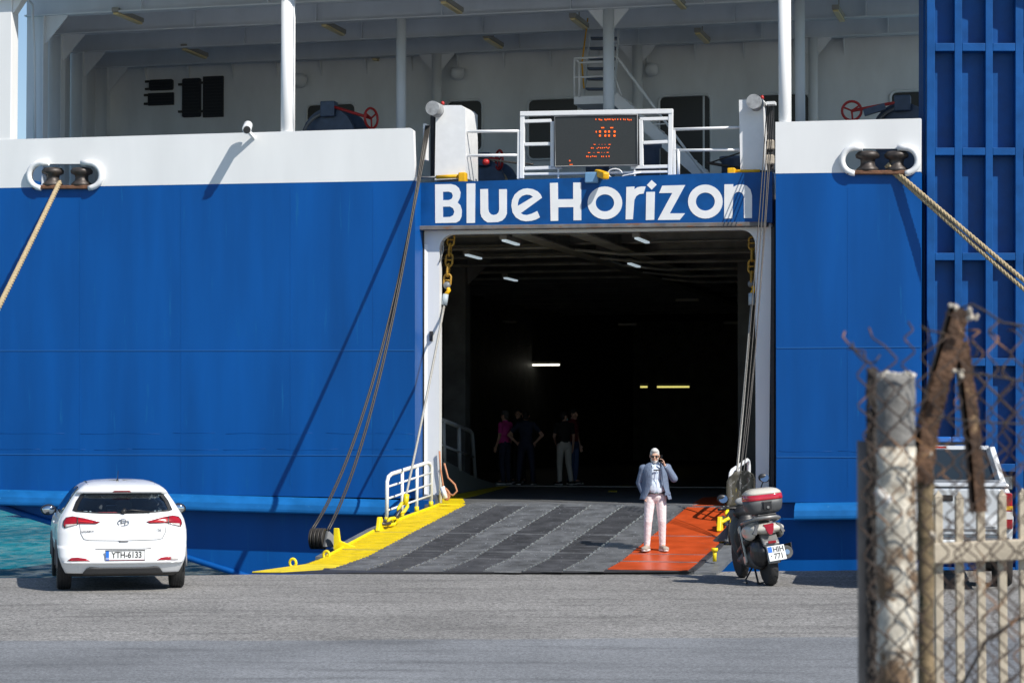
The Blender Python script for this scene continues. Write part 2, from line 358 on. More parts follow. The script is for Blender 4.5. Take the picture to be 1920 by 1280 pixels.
# --- hull sides, decks and car deck, dark inside
ul = S(-8, 600, 0).x; ur = S(1727, 500, 0).x; ZU = 6.25; UC = ur - .25
mb = MB(); mb.box(ul, ul + .1, .7, 40, 1.0, 6.9); mb.box(ur - .1, ur, .7, 40, .2, 6.9); mb.build('hull_side', m_blue, ferry)
jl = S(823, 700, VF).x; jr = S(1417, 700, VF).x
MB().box(ul + .1, ur - .1, VF + .75, 40, ZU - .1, ZU).build('upper_deck', m_grey, ferry)
MB().box(-8.4, UC, VF + .2, 46, DECK - .3, DECK - .002).build('car_deck_floor', m_bayf, ferry)
MB().box(jl - .12, jr + .12, .02, VF + .2, DECK - .3, DECK - .002).build('car_deck_sill', m_bayf, ferry)
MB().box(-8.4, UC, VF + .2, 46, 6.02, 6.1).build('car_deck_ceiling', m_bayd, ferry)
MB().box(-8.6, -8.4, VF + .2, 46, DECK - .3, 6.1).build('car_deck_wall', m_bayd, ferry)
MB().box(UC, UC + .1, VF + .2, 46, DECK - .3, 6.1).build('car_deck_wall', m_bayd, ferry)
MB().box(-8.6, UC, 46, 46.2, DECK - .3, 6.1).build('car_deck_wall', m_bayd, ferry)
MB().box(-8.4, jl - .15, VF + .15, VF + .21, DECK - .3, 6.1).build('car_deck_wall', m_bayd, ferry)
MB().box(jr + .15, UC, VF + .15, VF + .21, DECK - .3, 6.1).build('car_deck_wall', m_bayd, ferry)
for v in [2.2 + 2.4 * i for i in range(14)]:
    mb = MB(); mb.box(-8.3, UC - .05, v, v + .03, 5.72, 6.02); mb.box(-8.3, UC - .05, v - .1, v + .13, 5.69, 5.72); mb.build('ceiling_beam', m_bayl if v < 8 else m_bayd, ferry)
for x in (-1.35, -.3, 4.4):
    u0 = x; mb = MB(); mb.box(u0, u0 + .03, .8, 40, 5.60, 6.02); mb.box(u0 - .16, u0 + .19, .8, 40, 5.565, 5.60); mb.build('ceiling_girder', m_bayl, ferry)
for i in range(5):
    y = 2 + i * 1.1; MB().tube([(-8, y * 2.1, 5.62), (jl + 1.2, y * 2.1, 5.62), (jl + 2.5, y * 2.1 + .6, 5.5), (UC - .1, y * 2.1 + .6, 5.5)], .035, 6).build('ceiling_pipe', m_bayl, ferry)
for x, y in ((1.35, 9), (4.7, 9), (-5.2, 9), (1.0, 24), (4.4, 24)):
    mb = MB(); mb.box(x, x + .5, y, y + .4, DECK, 6.0); mb.prism([(x + .5, y + .2, 6.0), (x + 1.3, y + .2, 6.0), (x + .5, y + .2, 5.2)], (0, -.02, 0), (0, .02, 0)); mb.build('deck_pillar', m_bayd, ferry)
for x, y in ((887, 477), (957, 450), (957, 520), (1203, 446), (1188, 493)):
    p = SZ(x, y, 5.6); f = MB().box(p.x - .07, p.x + .07, p.y - .55, p.y + .55, 5.57, 5.66).build('bay_lamp', m_lampbox, ferry, .01)
    MB().box(p.x - .03, p.x + .05, p.y - .52, p.y + .52, 5.535, 5.568).build('lamp_cover', m_litb, f)
for x, y, w, mm, v in ((1005, 684, .78, m_lit, 30), (1262, 725, .55, m_lity, 34), (1207, 725, .12, m_lity, 34)):
    p = S(x, y, v); f = MB().box(p.x - w, p.x + w, v, v + .14, p.z + .03, p.z + .12).build('bay_lamp', m_lampbox, ferry); MB().box(p.x - w * .97, p.x + w * .97, v - .01, v + .05, p.z - .03, p.z + .028).build('lamp_tube', mm, f)
for x, y, w, v in ((1453, 440, .25, 10), (1288, 562, .3, 18), (1176, 608, .25, 20), (955, 603, .2, 24), (1370, 605, .2, 24), (983, 648, .2, 28)):
    p = S(x, y, v); MB().box(p.x - w, p.x + w, v, v + .1, p.z - .03, p.z + .03).build('bay_lamp', m_lampbox, ferry)
# --- door frame, gasket, header
fo = L([(795.5, 430), (1446.5, 419), (1441, 948), (795.5, 946)], VF)
def inner():
    o = []
    c1 = (851, 466); c2 = (1389, 458); r = 27
    for i in range(9): t = rad(180 + 90 * i / 8); o.append((c1[0] + r * math.cos(t), c1[1] + r * math.sin(t)))
    for i in range(9): t = rad(270 + 90 * i / 8); o.append((c2[0] + r * math.cos(t), c2[1] + r * math.sin(t)))
    return o + [(1417, 935), (823.5, 935)]
inn = L(inner(), VF)
plate('door_frame', [[fo[3], fo[0], fo[1], fo[2], Vector((inn[-2].x, 0, fo[2].z))] + inn[:-2][::-1] + [Vector((inn[-1].x, 0, fo[3].z))]], VF, VF + .16, m_white, ferry, .012)
a = S(796.5, 458, VF); b = S(823, 458, VF); f_ = S(810, 930, VF)
MB().prism([(a.x, VF - .03, a.z), (b.x, VF + .12, a.z), (b.x, VF + .2, a.z), (a.x, VF + .2, a.z)], (0, 0, 0), (0, 0, DECK + .16 - a.z)).build('door_post', m_white, ferry, .008)
MB().box(a.x - .01, b.x + .01, VF - .04, VF + .21, DECK - .01, DECK + .158).build('post_foot', m_grey, ferry, .008)
MB().bar(S(792, 436, VF), S(791, 944, VF), .07, .07).build('door_gasket', m_gasket, ferry)
MB().bar(S(1449.5, 426, VF), S(1448.5, 940, VF), .06, .07).build('door_gasket', m_gasket, ferry)
MB().bar(S(789, 428.5, VB + .08), S(1440, 421, VB + .08), .28, .075).build('header_ledge', M('rust stained grey ledge', (.16, .15, .145), .6, var=.3, scale=4, spots=(.22, .10, .05), spot_at=.56, spot_scale=3, spot_stretch=(1, 1, 6)), ferry, .01)
board = plate('name_board', [L([(780, 343), (900, 339.5), (1100, 333), (1300, 326), (1448, 322.5), (1448, 417), (780, 426)], VB)], VB, VB + .3, m_blue2, ferry, .01)
m_letter = M('white letter paint', (.82, .83, .84), .45, var=.04, scale=5)
A = lambda pts: [(770 + x / 5.02, 320 + y / 5.02) for x, y in pts]
B = lambda pts: [(1100 + x / 4.492, 320 + y / 4.492) for x, y in pts]
def elp(cx, cy, rx, ry, n=32): return [(cx + rx * math.cos(2*math.pi*i/n), cy + ry * math.sin(2*math.pi*i/n)) for i in range(n)]
letters = [
 [A([(230,130),(380,127),(425,138),(455,165),(470,205),(465,255),(442,300),(468,325),(482,370),(480,430),(462,470),(430,490),(232,494)]), A([(305,200),(360,198),(388,210),(398,238),(388,264),(360,278),(305,278)]), A([(305,340),(370,338),(400,355),(412,388),(400,420),(370,436),(305,438)])],
 [A([(527,122),(609,120),(607,492),(527,494)])],
 [A([(655,175),(728,173),(731,360),(738,390),(755,410),(780,418),(808,412),(828,392),(834,365),(832,176),(906,175),(906,405),(890,442),(862,470),(820,485),(725,488),(690,465),(667,435),(657,400)])],
 [A([(1237,255),(1037,400),(1060,414),(1095,418),(1140,405),(1192,380),(1217,440),(1180,460),(1140,472),(1085,477),(1035,468),(990,440),(960,395),(948,330),(955,275),(980,225),(1020,190),(1060,172),(1100,167),(1150,174),(1195,195),(1222,222)]), A([(1008,333),(1010,300),(1022,265),(1050,238),(1090,226),(1125,230),(1152,247)])],
 [A([(1311,117),(1386,114),(1388,270),(1530,268),(1530,113),(1605,112),(1607,467),(1533,468),(1533,343),(1390,346),(1390,472),(1318,474)])],
 [B(elp(154,272,146,138)), B(elp(154,272,78,72))],
 [B([(335,138),(403,134),(402,158),(428,140),(460,134),(497,134),(480,194),(445,198),(418,215),(402,248),(390,410),(328,412)])],
 [B([(502,180),(575,178),(570,414),(498,417)])], [B([(548,80),(590,118),(548,162),(507,122)])],
 [B([(637,127),(830,122),(700,360),(828,360),(785,414),(598,416),(722,188),(610,190)])],
 [B(elp(1000,261,146,143)), B(elp(1000,261,80,76))],
 [B([(1160,116),(1235,115),(1235,138),(1270,120),(1310,116),(1350,128),(1380,160),(1393,210),(1393,400),(1325,400),(1325,225),(1315,195),(1292,180),(1265,180),(1243,200),(1233,240),(1228,402),(1158,404)])]]
for lt in letters: plate('letter', [L(q, VB) for q in lt], VB - .006, VB + .002, m_letter, board)
# yellow locking pins on top of the board
for x, y, d in ((868, 333, -1), (1372, 325, 1)):
    p = S(x, y, VB + .1); pin = MB().box(p.x - .07, p.x + .07, p.y - .08, p.y + .08, p.z - .09, p.z + .09).build('locking_pin', m_amber, ferry, .02)
    q = p + Vector((d * .5, 0, .02)); MB().tube([p + Vector((0, 0, .03)), q], .035, 10).build('pin_rod', m_amber, pin); MB().tube([q, q + Vector((d * .35, 0, 0))], .02, 8).build('pin_shaft', m_grey, pin)
p = S(1130, 329, VB - .02); pin = MB().bar(p + Vector((.12, -.25, -.04)), p + Vector((-.12, .1, .06)), .13, .13).build('locking_pin', m_amber, ferry, .03); MB().box(p.x - .32, p.x - .08, p.y - .05, p.y + .1, p.z - .13, p.z + .06).build('pin_housing', M('pale blue paint', (.16, .33, .55), .5, var=.2), pin, .02)
# ================================================================== open mooring deck above the stern
ZB = 10.18                                          # underside of the deck beams
def at_beam(x, y): return SZ(x, y, ZB)
beam_px = [((60, 28), (460, 12), (900, -3)), ((105, 62), (460, 49), (900, 36)), ((150, 97), (460, 85), (900, 70)), ((200, 127), (460, 116), (900, 101))]
beam_v = []
for row in beam_px: beam_v.append(sum(at_beam(*p).y for p in row) / 3)
v_front = .22
end_u = [S(85, 60, beam_v[0]).x, S(118, 80, beam_v[1]).x, S(158, 110, beam_v[2]).x, S(203, 140, beam_v[3]).x]
VW = beam_v[3] + .35                                # rear wall of the mooring deck
UR = 11.5
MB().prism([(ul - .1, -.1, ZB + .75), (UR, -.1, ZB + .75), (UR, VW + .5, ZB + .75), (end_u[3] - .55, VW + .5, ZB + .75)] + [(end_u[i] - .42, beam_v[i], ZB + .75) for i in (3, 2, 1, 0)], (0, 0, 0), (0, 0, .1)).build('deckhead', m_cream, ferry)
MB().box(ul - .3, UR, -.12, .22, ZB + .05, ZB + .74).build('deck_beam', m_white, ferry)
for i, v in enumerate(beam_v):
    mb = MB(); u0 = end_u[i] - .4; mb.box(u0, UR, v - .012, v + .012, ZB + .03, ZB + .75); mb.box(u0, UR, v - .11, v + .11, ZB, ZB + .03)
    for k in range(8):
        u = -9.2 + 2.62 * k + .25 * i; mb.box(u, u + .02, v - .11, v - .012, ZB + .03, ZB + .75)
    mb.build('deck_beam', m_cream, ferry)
for u in (-8.3, -4.6, -1.0, 2.6, 6.2):              # fore and aft girders seen end on between the beams
    mb = MB(); mb.box(u - .01, u + .01, .25, VW, ZB + .45, ZB + .745); mb.box(u - .07, u + .07, .25, VW, ZB + .42, ZB + .45); mb.build('deck_girder', m_cream, ferry)
# port side: flanged columns with corner brackets under every beam
zc = S(200, 300, VW).z - 1.2
for i, v in enumerate(beam_v):
    u = end_u[i]; w = S(85 + 38, 200, v).x - S(85, 200, v).x
    mb = MB(); mb.box(u - w * .9, u, v - .012, v + .012, ZU - .4, ZB + .05); mb.box(u - .012, u + .012, v - .10, v + .10, ZU - .4, ZB)
    mb.prism([(u, v, ZB), (u + .50, v, ZB), (u, v, ZB - .56)], (0, -.014, 0), (0, .014, 0)); mb.build('side_column', m_cream, ferry)
    if i: pv_ = MB(); pv_.bar((end_u[i-1] - .32, beam_v[i-1] + .05, ZB - 2), (u - .32, v - .05, ZB - 2), .03, 5.6); pv_.build('side_plating', m_cream, ferry)
MB().tube([S(52, 0, 1.2), S(61, 10, 1.4), S(61, 30, 1.5), S(64, 90, 1.5), S(65, 262, 1.5)], .03, 8).build('drain_pipe', m_cream, ferry)
a = S(-8, 262, .1); b = S(24, 262, .1); a2 = S(2, -60, .1); b2 = S(26, -60, .1)
mb = MB(); mb.box(a.x - .05, b.x, .02, .3, a.z - .3, ZB + .2); mb.prism([(b.x, .15, ZB + .35), (b.x + .45, .15, ZB + .35), (b.x, .15, ZB - .25)], (0, -.1, 0), (0, .1, 0)); mb.build('corner_post', m_white, ferry, .015)
# round posts
def post(x0, x1, ytop, ybot, v, mat, ztop=None, bracket=False):
    c = (x0 + x1) / 2; p = S(c, ybot, v); q = S(c, ytop, v); r = (S(x1, ybot, v).x - S(x0, ybot, v).x) / 2
    zt = ztop or q.z; o = MB().lathe([(r, 0), (r, zt - p.z + 1.2)], (p.x, v, p.z - 1.2), (0, 0, 1), 24).build('deck_post', mat, ferry)
    if bracket:
        for s in (-1, 1): MB().prism([(p.x + s * r, v, zt), (p.x + s * (r + .30), v, zt), (p.x + s * r, v, zt - .36)], (0, -.014, 0), (0, .014, 0)).build('bracket', mat, o)
    return o
fp = post(527, 552.5, 0, 246, v_front - .05, m_white, ZB + .1); post(1460, 1484, 0, 228, v_front - .05, m_white, ZB + .1)
c = S(552, 20, v_front - .05); MB().tube([c + Vector((.01, -.06, .2 - .5 * k)) + Vector((.01 * (k % 2), 0, 0)) for k in range(6)], .012, 6).build('conduit', m_whiteplain, fp)
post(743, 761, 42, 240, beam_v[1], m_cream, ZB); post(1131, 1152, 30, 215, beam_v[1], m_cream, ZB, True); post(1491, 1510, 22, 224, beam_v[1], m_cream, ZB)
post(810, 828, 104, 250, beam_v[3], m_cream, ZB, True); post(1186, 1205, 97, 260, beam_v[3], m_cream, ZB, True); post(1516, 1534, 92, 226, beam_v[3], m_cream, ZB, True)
# rear wall and its openings
rw0 = S(206, 200, VW).x
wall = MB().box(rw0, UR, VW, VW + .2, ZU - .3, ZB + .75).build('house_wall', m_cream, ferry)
cr = MB(); k = 8; P0 = Vector((rw0 + .45, VW, 0)); 
arc = [(rw0 + .45 - .75 * math.sin(rad(90 * i / k)), VW - .75 * (1 - math.cos(rad(90 * i / k)))) for i in range(k + 1)]
cr.add([(x, y - .005, ZU - .3) for x, y in arc] + [(x, y - .005, ZB + .5) for x, y in arc], [(i, i+1, k+2+i, k+1+i) for i in range(k)], True); cr.build('wall_corner', m_cream, ferry)
for i in range(16):
    u = rw0 + .9 + i * 1.05; MB().prism([(u, VW, ZB + .1), (u, VW - .22, ZB + .1), (u, VW - .0, ZB - .32)], (-.01, 0, 0), (.01, 0, 0)).build('wall_knee', m_cream, ferry)
def opening(x0, x1, y0, y1, r, name='wall_opening'):
    a = S(x0, y1, VW); b = S(x1, y0, VW); rr = r * 46 / F
    o = plate(name, [rrect(a.x, b.x, a.z, b.z, rr)], VW - .012, VW + .05, m_dark, ferry)
    lp = rrect(a.x, b.x, a.z, b.z, rr); MB().tube([(x, VW - .015, z) for x, z in lp], .03, 6, True).build('opening_rim', m_cream, o)
    return o
opening(575, 667, 193, 275, 12); opening(838, 905, 187, 286, 12); opening(990, 1085, 183, 300, 12)
d = opening(1236, 1333, 177, 345, 12); a = S(1320, 180, VW); b = S(1320, 340, VW); MB().bar(a - Vector((0, .03, 0)), b - Vector((0, .03, 0)), .04, .03).build('door_edge', m_cream, d)
opening(1424, 1518, 174, 300, 12); opening(1670, 1780, 168, 260, 12)
m_louv = M('dark louvre', (.012, .016, .024), .5)
for x0, x1, y0, y1, r in ((281, 326, 149, 171, 4), (279, 327, 174, 199, 1), (343, 378, 147, 221, 4), (382, 420, 143, 221, 1)):
    a = S(x0, y1, VW); b = S(x1, y0, VW); o = plate('vent_panel', [rrect(a.x, b.x, a.z, b.z, r * .011)], VW - .06, VW - .005, m_louv, ferry, .008)
    n = int((y1 - y0) / 6)
    mb = MB(); [mb.box(a.x + .04, b.x - .04, VW - .072, VW - .058, a.z + (b.z - a.z) * (k + .35) / n, a.z + (b.z - a.z) * (k + .65) / n) for k in range(n)]; mb.build('louvre', m_louv, o)
    for s in (.15, .85):
        z = a.z + (b.z - a.z) * s; MB().box(a.x - .09, a.x + .02, VW - .08, VW - .03, z - .025, z + .025).build('hinge', m_gasket, o)
MB().lathe([(.16, 0), (.17, .1), (.15, .22), (.05, .27)], S(562, 142, VW - .15), (0, -.2, -1), 14).build('deck_speaker', m_cream, ferry)
MB().lathe([(.14, 0), (.15, .1), (.13, .2), (.05, .24)], S(858, 130, VW - .15), (0, -.2, -1), 14).build('deck_speaker', m_cream, ferry)
MB().lathe([(.14, 0), (.15, .1), (.13, .2), (.05, .24)], S(1222, 122, VW - .15), (0, -.2, -1), 14).build('deck_speaker', m_cream, ferry)
# fluorescent lamps under the deckhead
for x, y in ((240, 33), (365, 99), (625, 55), (717, 117), (847, 13), (925, 80), (1086, 43), (1272, 4), (1317, 70), (1573, 28), (1594, 97)):
    p = at_beam(x, y); f = MB().box(p.x - .07, p.x + .07, p.y - .62, p.y + .62, ZB + .0, ZB + .09).build('deck_lamp', m_lampbox, ferry, .01)
    MB().box(p.x - .055, p.x + .055, p.y - .58, p.y + .58, ZB - .045, ZB - .002).build('lamp_cover', m_lamp, f, .01)
    MB().bar((p.x, p.y, ZB + .09), (p.x, p.y, ZB + .74), .02, .02).build('lamp_hanger', m_lampbox, f)
# winches and red handwheels
def wheel(cx, cy, r, v, tilt, parent):
    c = S(cx, cy, v); rr = r * 44 / F; e = Vector((math.cos(tilt), math.sin(tilt), 0)); z = Vector((0, 0, 1))
    w = MB().tube([c + e * (rr * math.cos(2*math.pi*i/24)) + z * (rr * math.sin(2*math.pi*i/24)) for i in range(24)], .025, 7, True).build('handwheel', m_red, parent)
    mb = MB(); [mb.tube([c, c + e * (rr * math.cos(a)) + z * (rr * math.sin(a))], .018, 6) for a in (.6, 2.7, 4.8)]; mb.build('spoke', m_red, w); return c
def winch(cx, cy, rpx, v, wx, wy, wr, tilt):
    c = S(cx, cy, v); r = rpx * 43 / F
    w = MB().lathe([(r, -.02), (r, .05), (r * .55, .06), (r * .55, .5), (r, .51), (r, .58)], c, (.25, 1, 0), 30).build('mooring_winch', m_navy, ferry)
    mb = MB()
    for k in range(9): mb.lathe([(r * .56 + .035, .09 + .046 * k), (r * .56 + .055, .11 + .046 * k), (r * .56 + .035, .13 + .046 * k)], c, (.25, 1, 0), 28)
    mb.build('wound_rope', m_rope, w); MB().tube([c + Vector((r * .82 * math.cos(a / 10), -.03, r * .82 * math.sin(a / 10))) for a in range(3, 30)], .03, 6).build('brake_band', m_grey, w)
    MB().box(c.x - .12, c.x + .18, c.y - .15, c.y + .1, c.z + r * .7, c.z + r + .12).build('brake_bracket', m_navy, w, .02)
    h = wheel(wx, wy, wr, v - .2, tilt, w); MB().tube([c + Vector((.1, -.1, r + .02)), h], .03, 8).build('brake_shaft', m_red, w)
    MB().box(c.x - r, c.x + r, c.y - .1, c.y + .8, ZU, c.z - r * .6).build('winch_base', m_navy, w, .03)
winch(615, 262, 62, 3.6, 696, 222, 19, 1.2); winch(905, 345, 48, 4.2, 936, 300, 18, 2.2); winch(1690, 250, 56, 3.4, 1597, 208, 17, .1)
MB().bar(S(1620, 212, 3.2), S(1660, 200, 3.2), .12, .12).build('winch_arm', m_navy, ferry)
for x, y in ((1120, 300), (1215, 290), (1375, 315)):
    MB().lathe([(.22, -1), (.22, .1), (.26, .14), (.26, .2)], S(x, y, 2.6), (0, 0, 1), 18).build('bollard', m_navy, ferry)
# wire running across the deck with a red shackle
MB().tube(sag(S(875, 290, 1.6), S(1000, 308, 1.6), .03) , .02, 6).build('deck_wire', m_wire, ferry)
MB().tube([S(1325, 305, 1.6), S(1400, 318, 1.6)], .03, 6).build('deck_wire', m_wire, ferry); MB().tube([S(1330, 306, 1.8), S(1392, 285, 1.8)], .015, 6).build('deck_wire', m_wire, ferry)
p = S(911, 304, 1.55); MB().ell(p, (.07, .06, .06)).build('shackle', m_red, ferry)
# stair to the deck above, landing and handrails
vs0 = beam_v[1] + .7
def SS(x, y, dv=0): return S(x, y, vs0 + dv)
st = MB().hexa([SS(1076, 196), SS(1150, 194), SS(1150, 179), SS(1076, 181)], [SS(1076, 196) + Vector((0, .9, 0)), SS(1150, 194) + Vector((0, .9, 0)), SS(1150, 179) + Vector((0, .9, 0)), SS(1076, 181) + Vector((0, .9, 0))]).build('stair_landing', m_whiteplain, ferry)
mb = MB()
for a, b in (((1077, 182), (1077, 110)), ((1086, 182), (1086, 118)), ((1077, 110), (1132, 107)), ((1077, 146), (1132, 143)), ((1077, 110), (1086, 118)), ((1086, 118), (1132, 116))): mb.tube([SS(*a), SS(*b)], .02, 8)
mb.build('landing_rail', m_whiteplain, st)
for k in range(6):
    a = SS(1098 + k * 1.6, 168 - 19 * k, .7 + .22 * k); b = SS(1150 + k * 1.6, 168 - 19 * k, .7 + .22 * k); MB().hexa([a, b, b + Vector((0, .2, 0)), a + Vector((0, .2, 0))], [p_ + Vector((0, 0, .04)) for p_ in (a, b, b + Vector((0, .2, 0)), a + Vector((0, .2, 0)))]).build('stair_tread', m_navy, st)
mb = MB(); mb.bar(SS(1095, 172, .7), SS(1107, 70, 1.9), .03, .16); mb.bar(SS(1152, 172, .7), SS(1160, 60, 1.9), .03, .16); mb.build('stair_stringer', m_cream, st)
MB().tube([SS(1095, 166, .6), SS(1091, 120, .7), SS(1102, 35, 1.2)], .016, 6).build('lamp_cable', m_amber, st)
a, b = SS(1150, 182), SS(1335, 345)
MB().bar(a, b, .03, .22).build('stair_stringer', m_whiteplain, st); MB().bar(a + Vector((0, .8, 0)), b + Vector((0, .8, 0)), .03, .22).build('stair_stringer', m_whiteplain, st)
for k in range(9):
    p = a.lerp(b, (k + .5) / 9); MB().box(p.x - .12, p.x + .12, p.y + .02, p.y + .78, p.z + .03, p.z + .06).build('stair_tread', m_whiteplain, st)
mb = MB(); mb.tube([SS(1153, 108), SS(1156, 107), SS(1250, 232), SS(1333, 345)], .026, 8); mb.tube([SS(1152, 143), SS(1165, 180)], .018, 6); mb.tube([SS(1210, 235), SS(1250, 232)], .015, 6); mb.build('stair_handrail', m_whiteplain, st)
# --- information screen in its white frame, rails and corner towers
VS = .62
m_scr = M('unlit display face', (.035, .038, .038), .4, fine=.3, bscale=90)
def SV(x, y, d=0): return S(x, y, VS + d)
fr = MB().bar(SV(976, 214), SV(1262, 209), .10, .085).build('screen_frame', m_whiteplain, ferry, .008)
def fbar(a, b, w=.08, h=.08, nm='frame_bar'): MB().bar(SV(*a), SV(*b), w, h).build(nm, m_whiteplain, fr, .008)
fbar((980, 218), (979, 335)); fbar((1258, 213), (1257, 330)); fbar((973, 245), (972, 336), .05, .05); fbar((1264, 244), (1265, 332), .05, .05)
for a, b in (((984, 228), (1034, 226.5)), ((984, 271), (1032, 270)), ((984, 316), (1054, 314)), ((1200, 224), (1254, 222.5)), ((1206, 268), (1254, 266)), ((1183, 314), (1254, 312)), ((976, 327), (1258, 322))): fbar(a, b, .06, .06 if a[1] < 320 else .045)
fbar((1036, 228), (1036, 316), .07, .06); fbar((1202, 224), (1203, 314), .07, .06)
for x in (1047, 1190): fbar((x, 316), (x, 338), .03, .03)
scr = plate('display', [L([(1040, 219), (1196, 215.5), (1196, 309), (1041, 313)], VS - .08)], VS - .09, VS + .06, m_scr, ferry, .006)
bz = L([(1040, 218), (1195, 215), (1195.5, 309.5), (1041, 313)], VS - .095)
MB().tube(bz, .018, 6, True).build('display_bezel', m_grey, scr)
m_led = M('orange led', (1, .13, .01), .4, emit=.8)
def leds(items):
    for x, y, w, h in items:
        a = S(960 + x / 6, 190 + y / 6, VS - .09); dx, dz = w * 40.5 / F / 6 / 2 * .72, h * 40.5 / F / 6 / 2 * .8
        MB().box(a.x - dx, a.x + dx, VS - .10, VS - .088, a.z - dz, a.z + dz).build('led', m_led, scr)
row1 = [(944,205),(980,205),(992,210),(1010,212),(1045,205),(1058,212),(1072,205),(1090,205),(1103,205),(1128,205),(1140,212),(1160,205),(1190,205),(1222,205),(1256,205),(1274,208),(1302,205),(1318,212),(1340,210)]
leds([(x, y, 9, 18) for x, y in row1])
leds([(1020,299,46,14),(1122,299,44,14),(948,345,13,24),(990,343,28,26),(1050,343,28,26),(1092,343,28,26),(1155,343,28,26),(990,388,26,26),(1050,388,26,26),(1092,388,26,26),(1153,388,28,26)])
leds([(930,487,28,7),(980,487,6,6),(1013,487,6,6),(1048,487,6,6),(1098,487,30,8),(894,527,8,18),(912,527,8,18),(958,532,12,10),(975,522,16,8),(998,527,9,16),(1018,527,9,16),(1040,525,12,12),(1062,520,18,8),(1082,530,12,12),(1096,520,8,10),(868,579,34,8),(922,579,6,6),(972,578,36,8),(1010,578,6,6),(1040,578,6,6),(1077,577,28,8),(840,622,8,20),(856,622,8,20),(884,625,12,12),(905,618,14,10),(925,622,12,12),(945,622,10,16),(1010,622,10,16),(1030,622,9,14),(1062,622,9,16),(1092,620,9,20),(650,670,16,18),(665,712,50,7)])
# rails either side of the screen
rl = MB(); rl.tube([SV(862, 247), SV(978, 246)], .028, 8); rl.tube([SV(866, 292), SV(970, 291)], .026, 8); rl.build('deck_rail', m_whiteplain, ferry)
rl = MB(); rl.tube([SV(1258, 243), SV(1395, 239)], .028, 8); rl.tube([SV(1262, 282), SV(1395, 281)], .026, 8); rl.build('deck_rail', m_whiteplain, ferry)
MB().tube([SV(1272, 280), SV(1272, 334)], .028, 8).build('rail_stanchion', m_whiteplain, ferry); MB().tube([SV(857, 295), SV(858, 338)], .028, 8).build('rail_stanchion', m_whiteplain, ferry)
# loose white cable on the frame foot
c = SV(1150, 326, -.1); MB().tube([c + Vector((.16 * math.cos(i * .45) * (1 - i * .02) + .03 * i * .2, 0, .09 * math.sin(i * .45))) for i in range(14)] + [c + Vector((.3, 0, -.02)), c + Vector((.5, 0, .01))], .012, 6).build('loose_cable', m_whiteplain, ferry)
def tower(o0, px, py, side):
    o = plate('hoist_tower', [L(o0, VS)], VS - .1, VS + .75, m_whiteplain, ferry, .02)
    p = S(px, py, VS - .1); MB().lathe([(.13, -.32), (.13, .3)], p, (0, 1, 0), 24).build('tower_roller', M('roller end', (.30, .31, .32), .6, var=.3, scale=12), o)
    return o
tl = tower([(820, 203), (838, 199), (868, 199), (875, 206), (876, 336), (818, 340)], 820, 207, -1)
tr = tower([(1387, 189), (1432, 187), (1435, 326), (1390, 329)], 1418, 195, 1)
for p in (S(830, 194, .8), S(1429, 183, .8)): MB().ell(p, (.035, .035, .04)).build('tower_light', m_red, tl)
# guide plates and dark hydraulic hoses next to the towers
for x0, x1, y0, y1, v in ((793, 799, 232, 300, .45), (1437, 1453, 190, 196, .7)):
    a = S(x0, y1, v); b = S(x1, y0, v); MB().box(a.x, b.x, v, v + .2, a.z, b.z).build('guide_plate', m_whiteplain, ferry)
for x, y0, y1, w in ((811, 200, 334, 9), (1443, 196, 318, 12)):
    a = S(x - w / 2, y1, .9); b = S(x + w / 2, y0, .9); MB().box(a.x, b.x, .9, 1.1, a.z, b.z).build('hose_trunk', m_gasket, ferry, .02)
for y in (268, 296): 
    a = S(1437, y + 12, .8); b = S(1451, y - 6, .8); MB().box(a.x, b.x, .78, .9, a.z, b.z).build('hose_clamp', M('old cream paint', (.45, .40, .33), .6, var=.3), ferry, .02)
# security camera on the bulwark with its bracket
c = S(461, 240, -.34); cc = MB().tube([c + Vector((-.02, .16, .07)), c + Vector((.10, -.22, -.06))], .085, 14).build('security_camera', m_whiteplain, ferry, .01)
MB().tube([c + Vector((.11, -.225, -.062)), c + Vector((.125, -.27, -.078))], .065, 12).build('camera_lens', m_gasket, cc); MB().bar(c + Vector((.0, .05, -.02)), (c.x + .03, .0, c.z - .14), .05, .06).build('camera_bracket', m_whiteplain, cc)
# --- the raised blue shore ramp folded up on the starboard quarter
pa = toworld(S(1738, 480, .12)); ra = rad(-4)
def PL(x, y, d=0):                                  # point on the panel face, world; then to ferry axes
    e = Vector((math.cos(ra), math.sin(ra), 0)); nn = Vector((-math.sin(ra), math.cos(ra), 0)); s_ = sight(x, y)
    t = ((pa - EYE).dot(nn) + d) / s_.dot(nn); return toship(EYE + s_ * t)
nn = Vector((-math.sin(ra), math.cos(ra), 0)); nv = Vector((nn.dot(U), nn.dot(V), 0))
raised = empty('raised_ramp'); raised.parent = ferry
def pbox(x0, x1, y0, y1, d0, d1, nm, mat=m_blue2):
    A0 = [PL(x0, y1), PL(x1, y1), PL(x1, y0), PL(x0, y0)]; o = MB().hexa([p + nv * d0 for p in A0], [p + nv * d1 for p in A0]).build(nm, mat, raised, .008)
pbox(1738, 1990, -40, 1085, .24, .30, 'back_plate'); 
for x0, x1 in ((1738, 1753), (1790, 1804), (1848, 1861.5), (1904, 1919), (1962, 1977)): pbox(x0, x1, -40, 1085, 0, .2395, 'stiffener')
for y0, y1 in ((80, 96), (276, 291), (473, 488), (670, 686), (868, 884), (1062, 1078)):
    for x0, x1 in ((1753.3, 1789.7), (1804.3, 1847.7), (1861.8, 1903.7), (1919.3, 1961.7)): pbox(x0, x1, y0 + 1, y1, .003, .2395, 'cross_rib')
A0 = [PL(1738.4, 1085), PL(1738.4, -40)]; MB().bar(A0[0] + nv * .66, A0[1] + nv * .66, .06, .7, up=nv).build('edge_girder', m_blue2, raised)
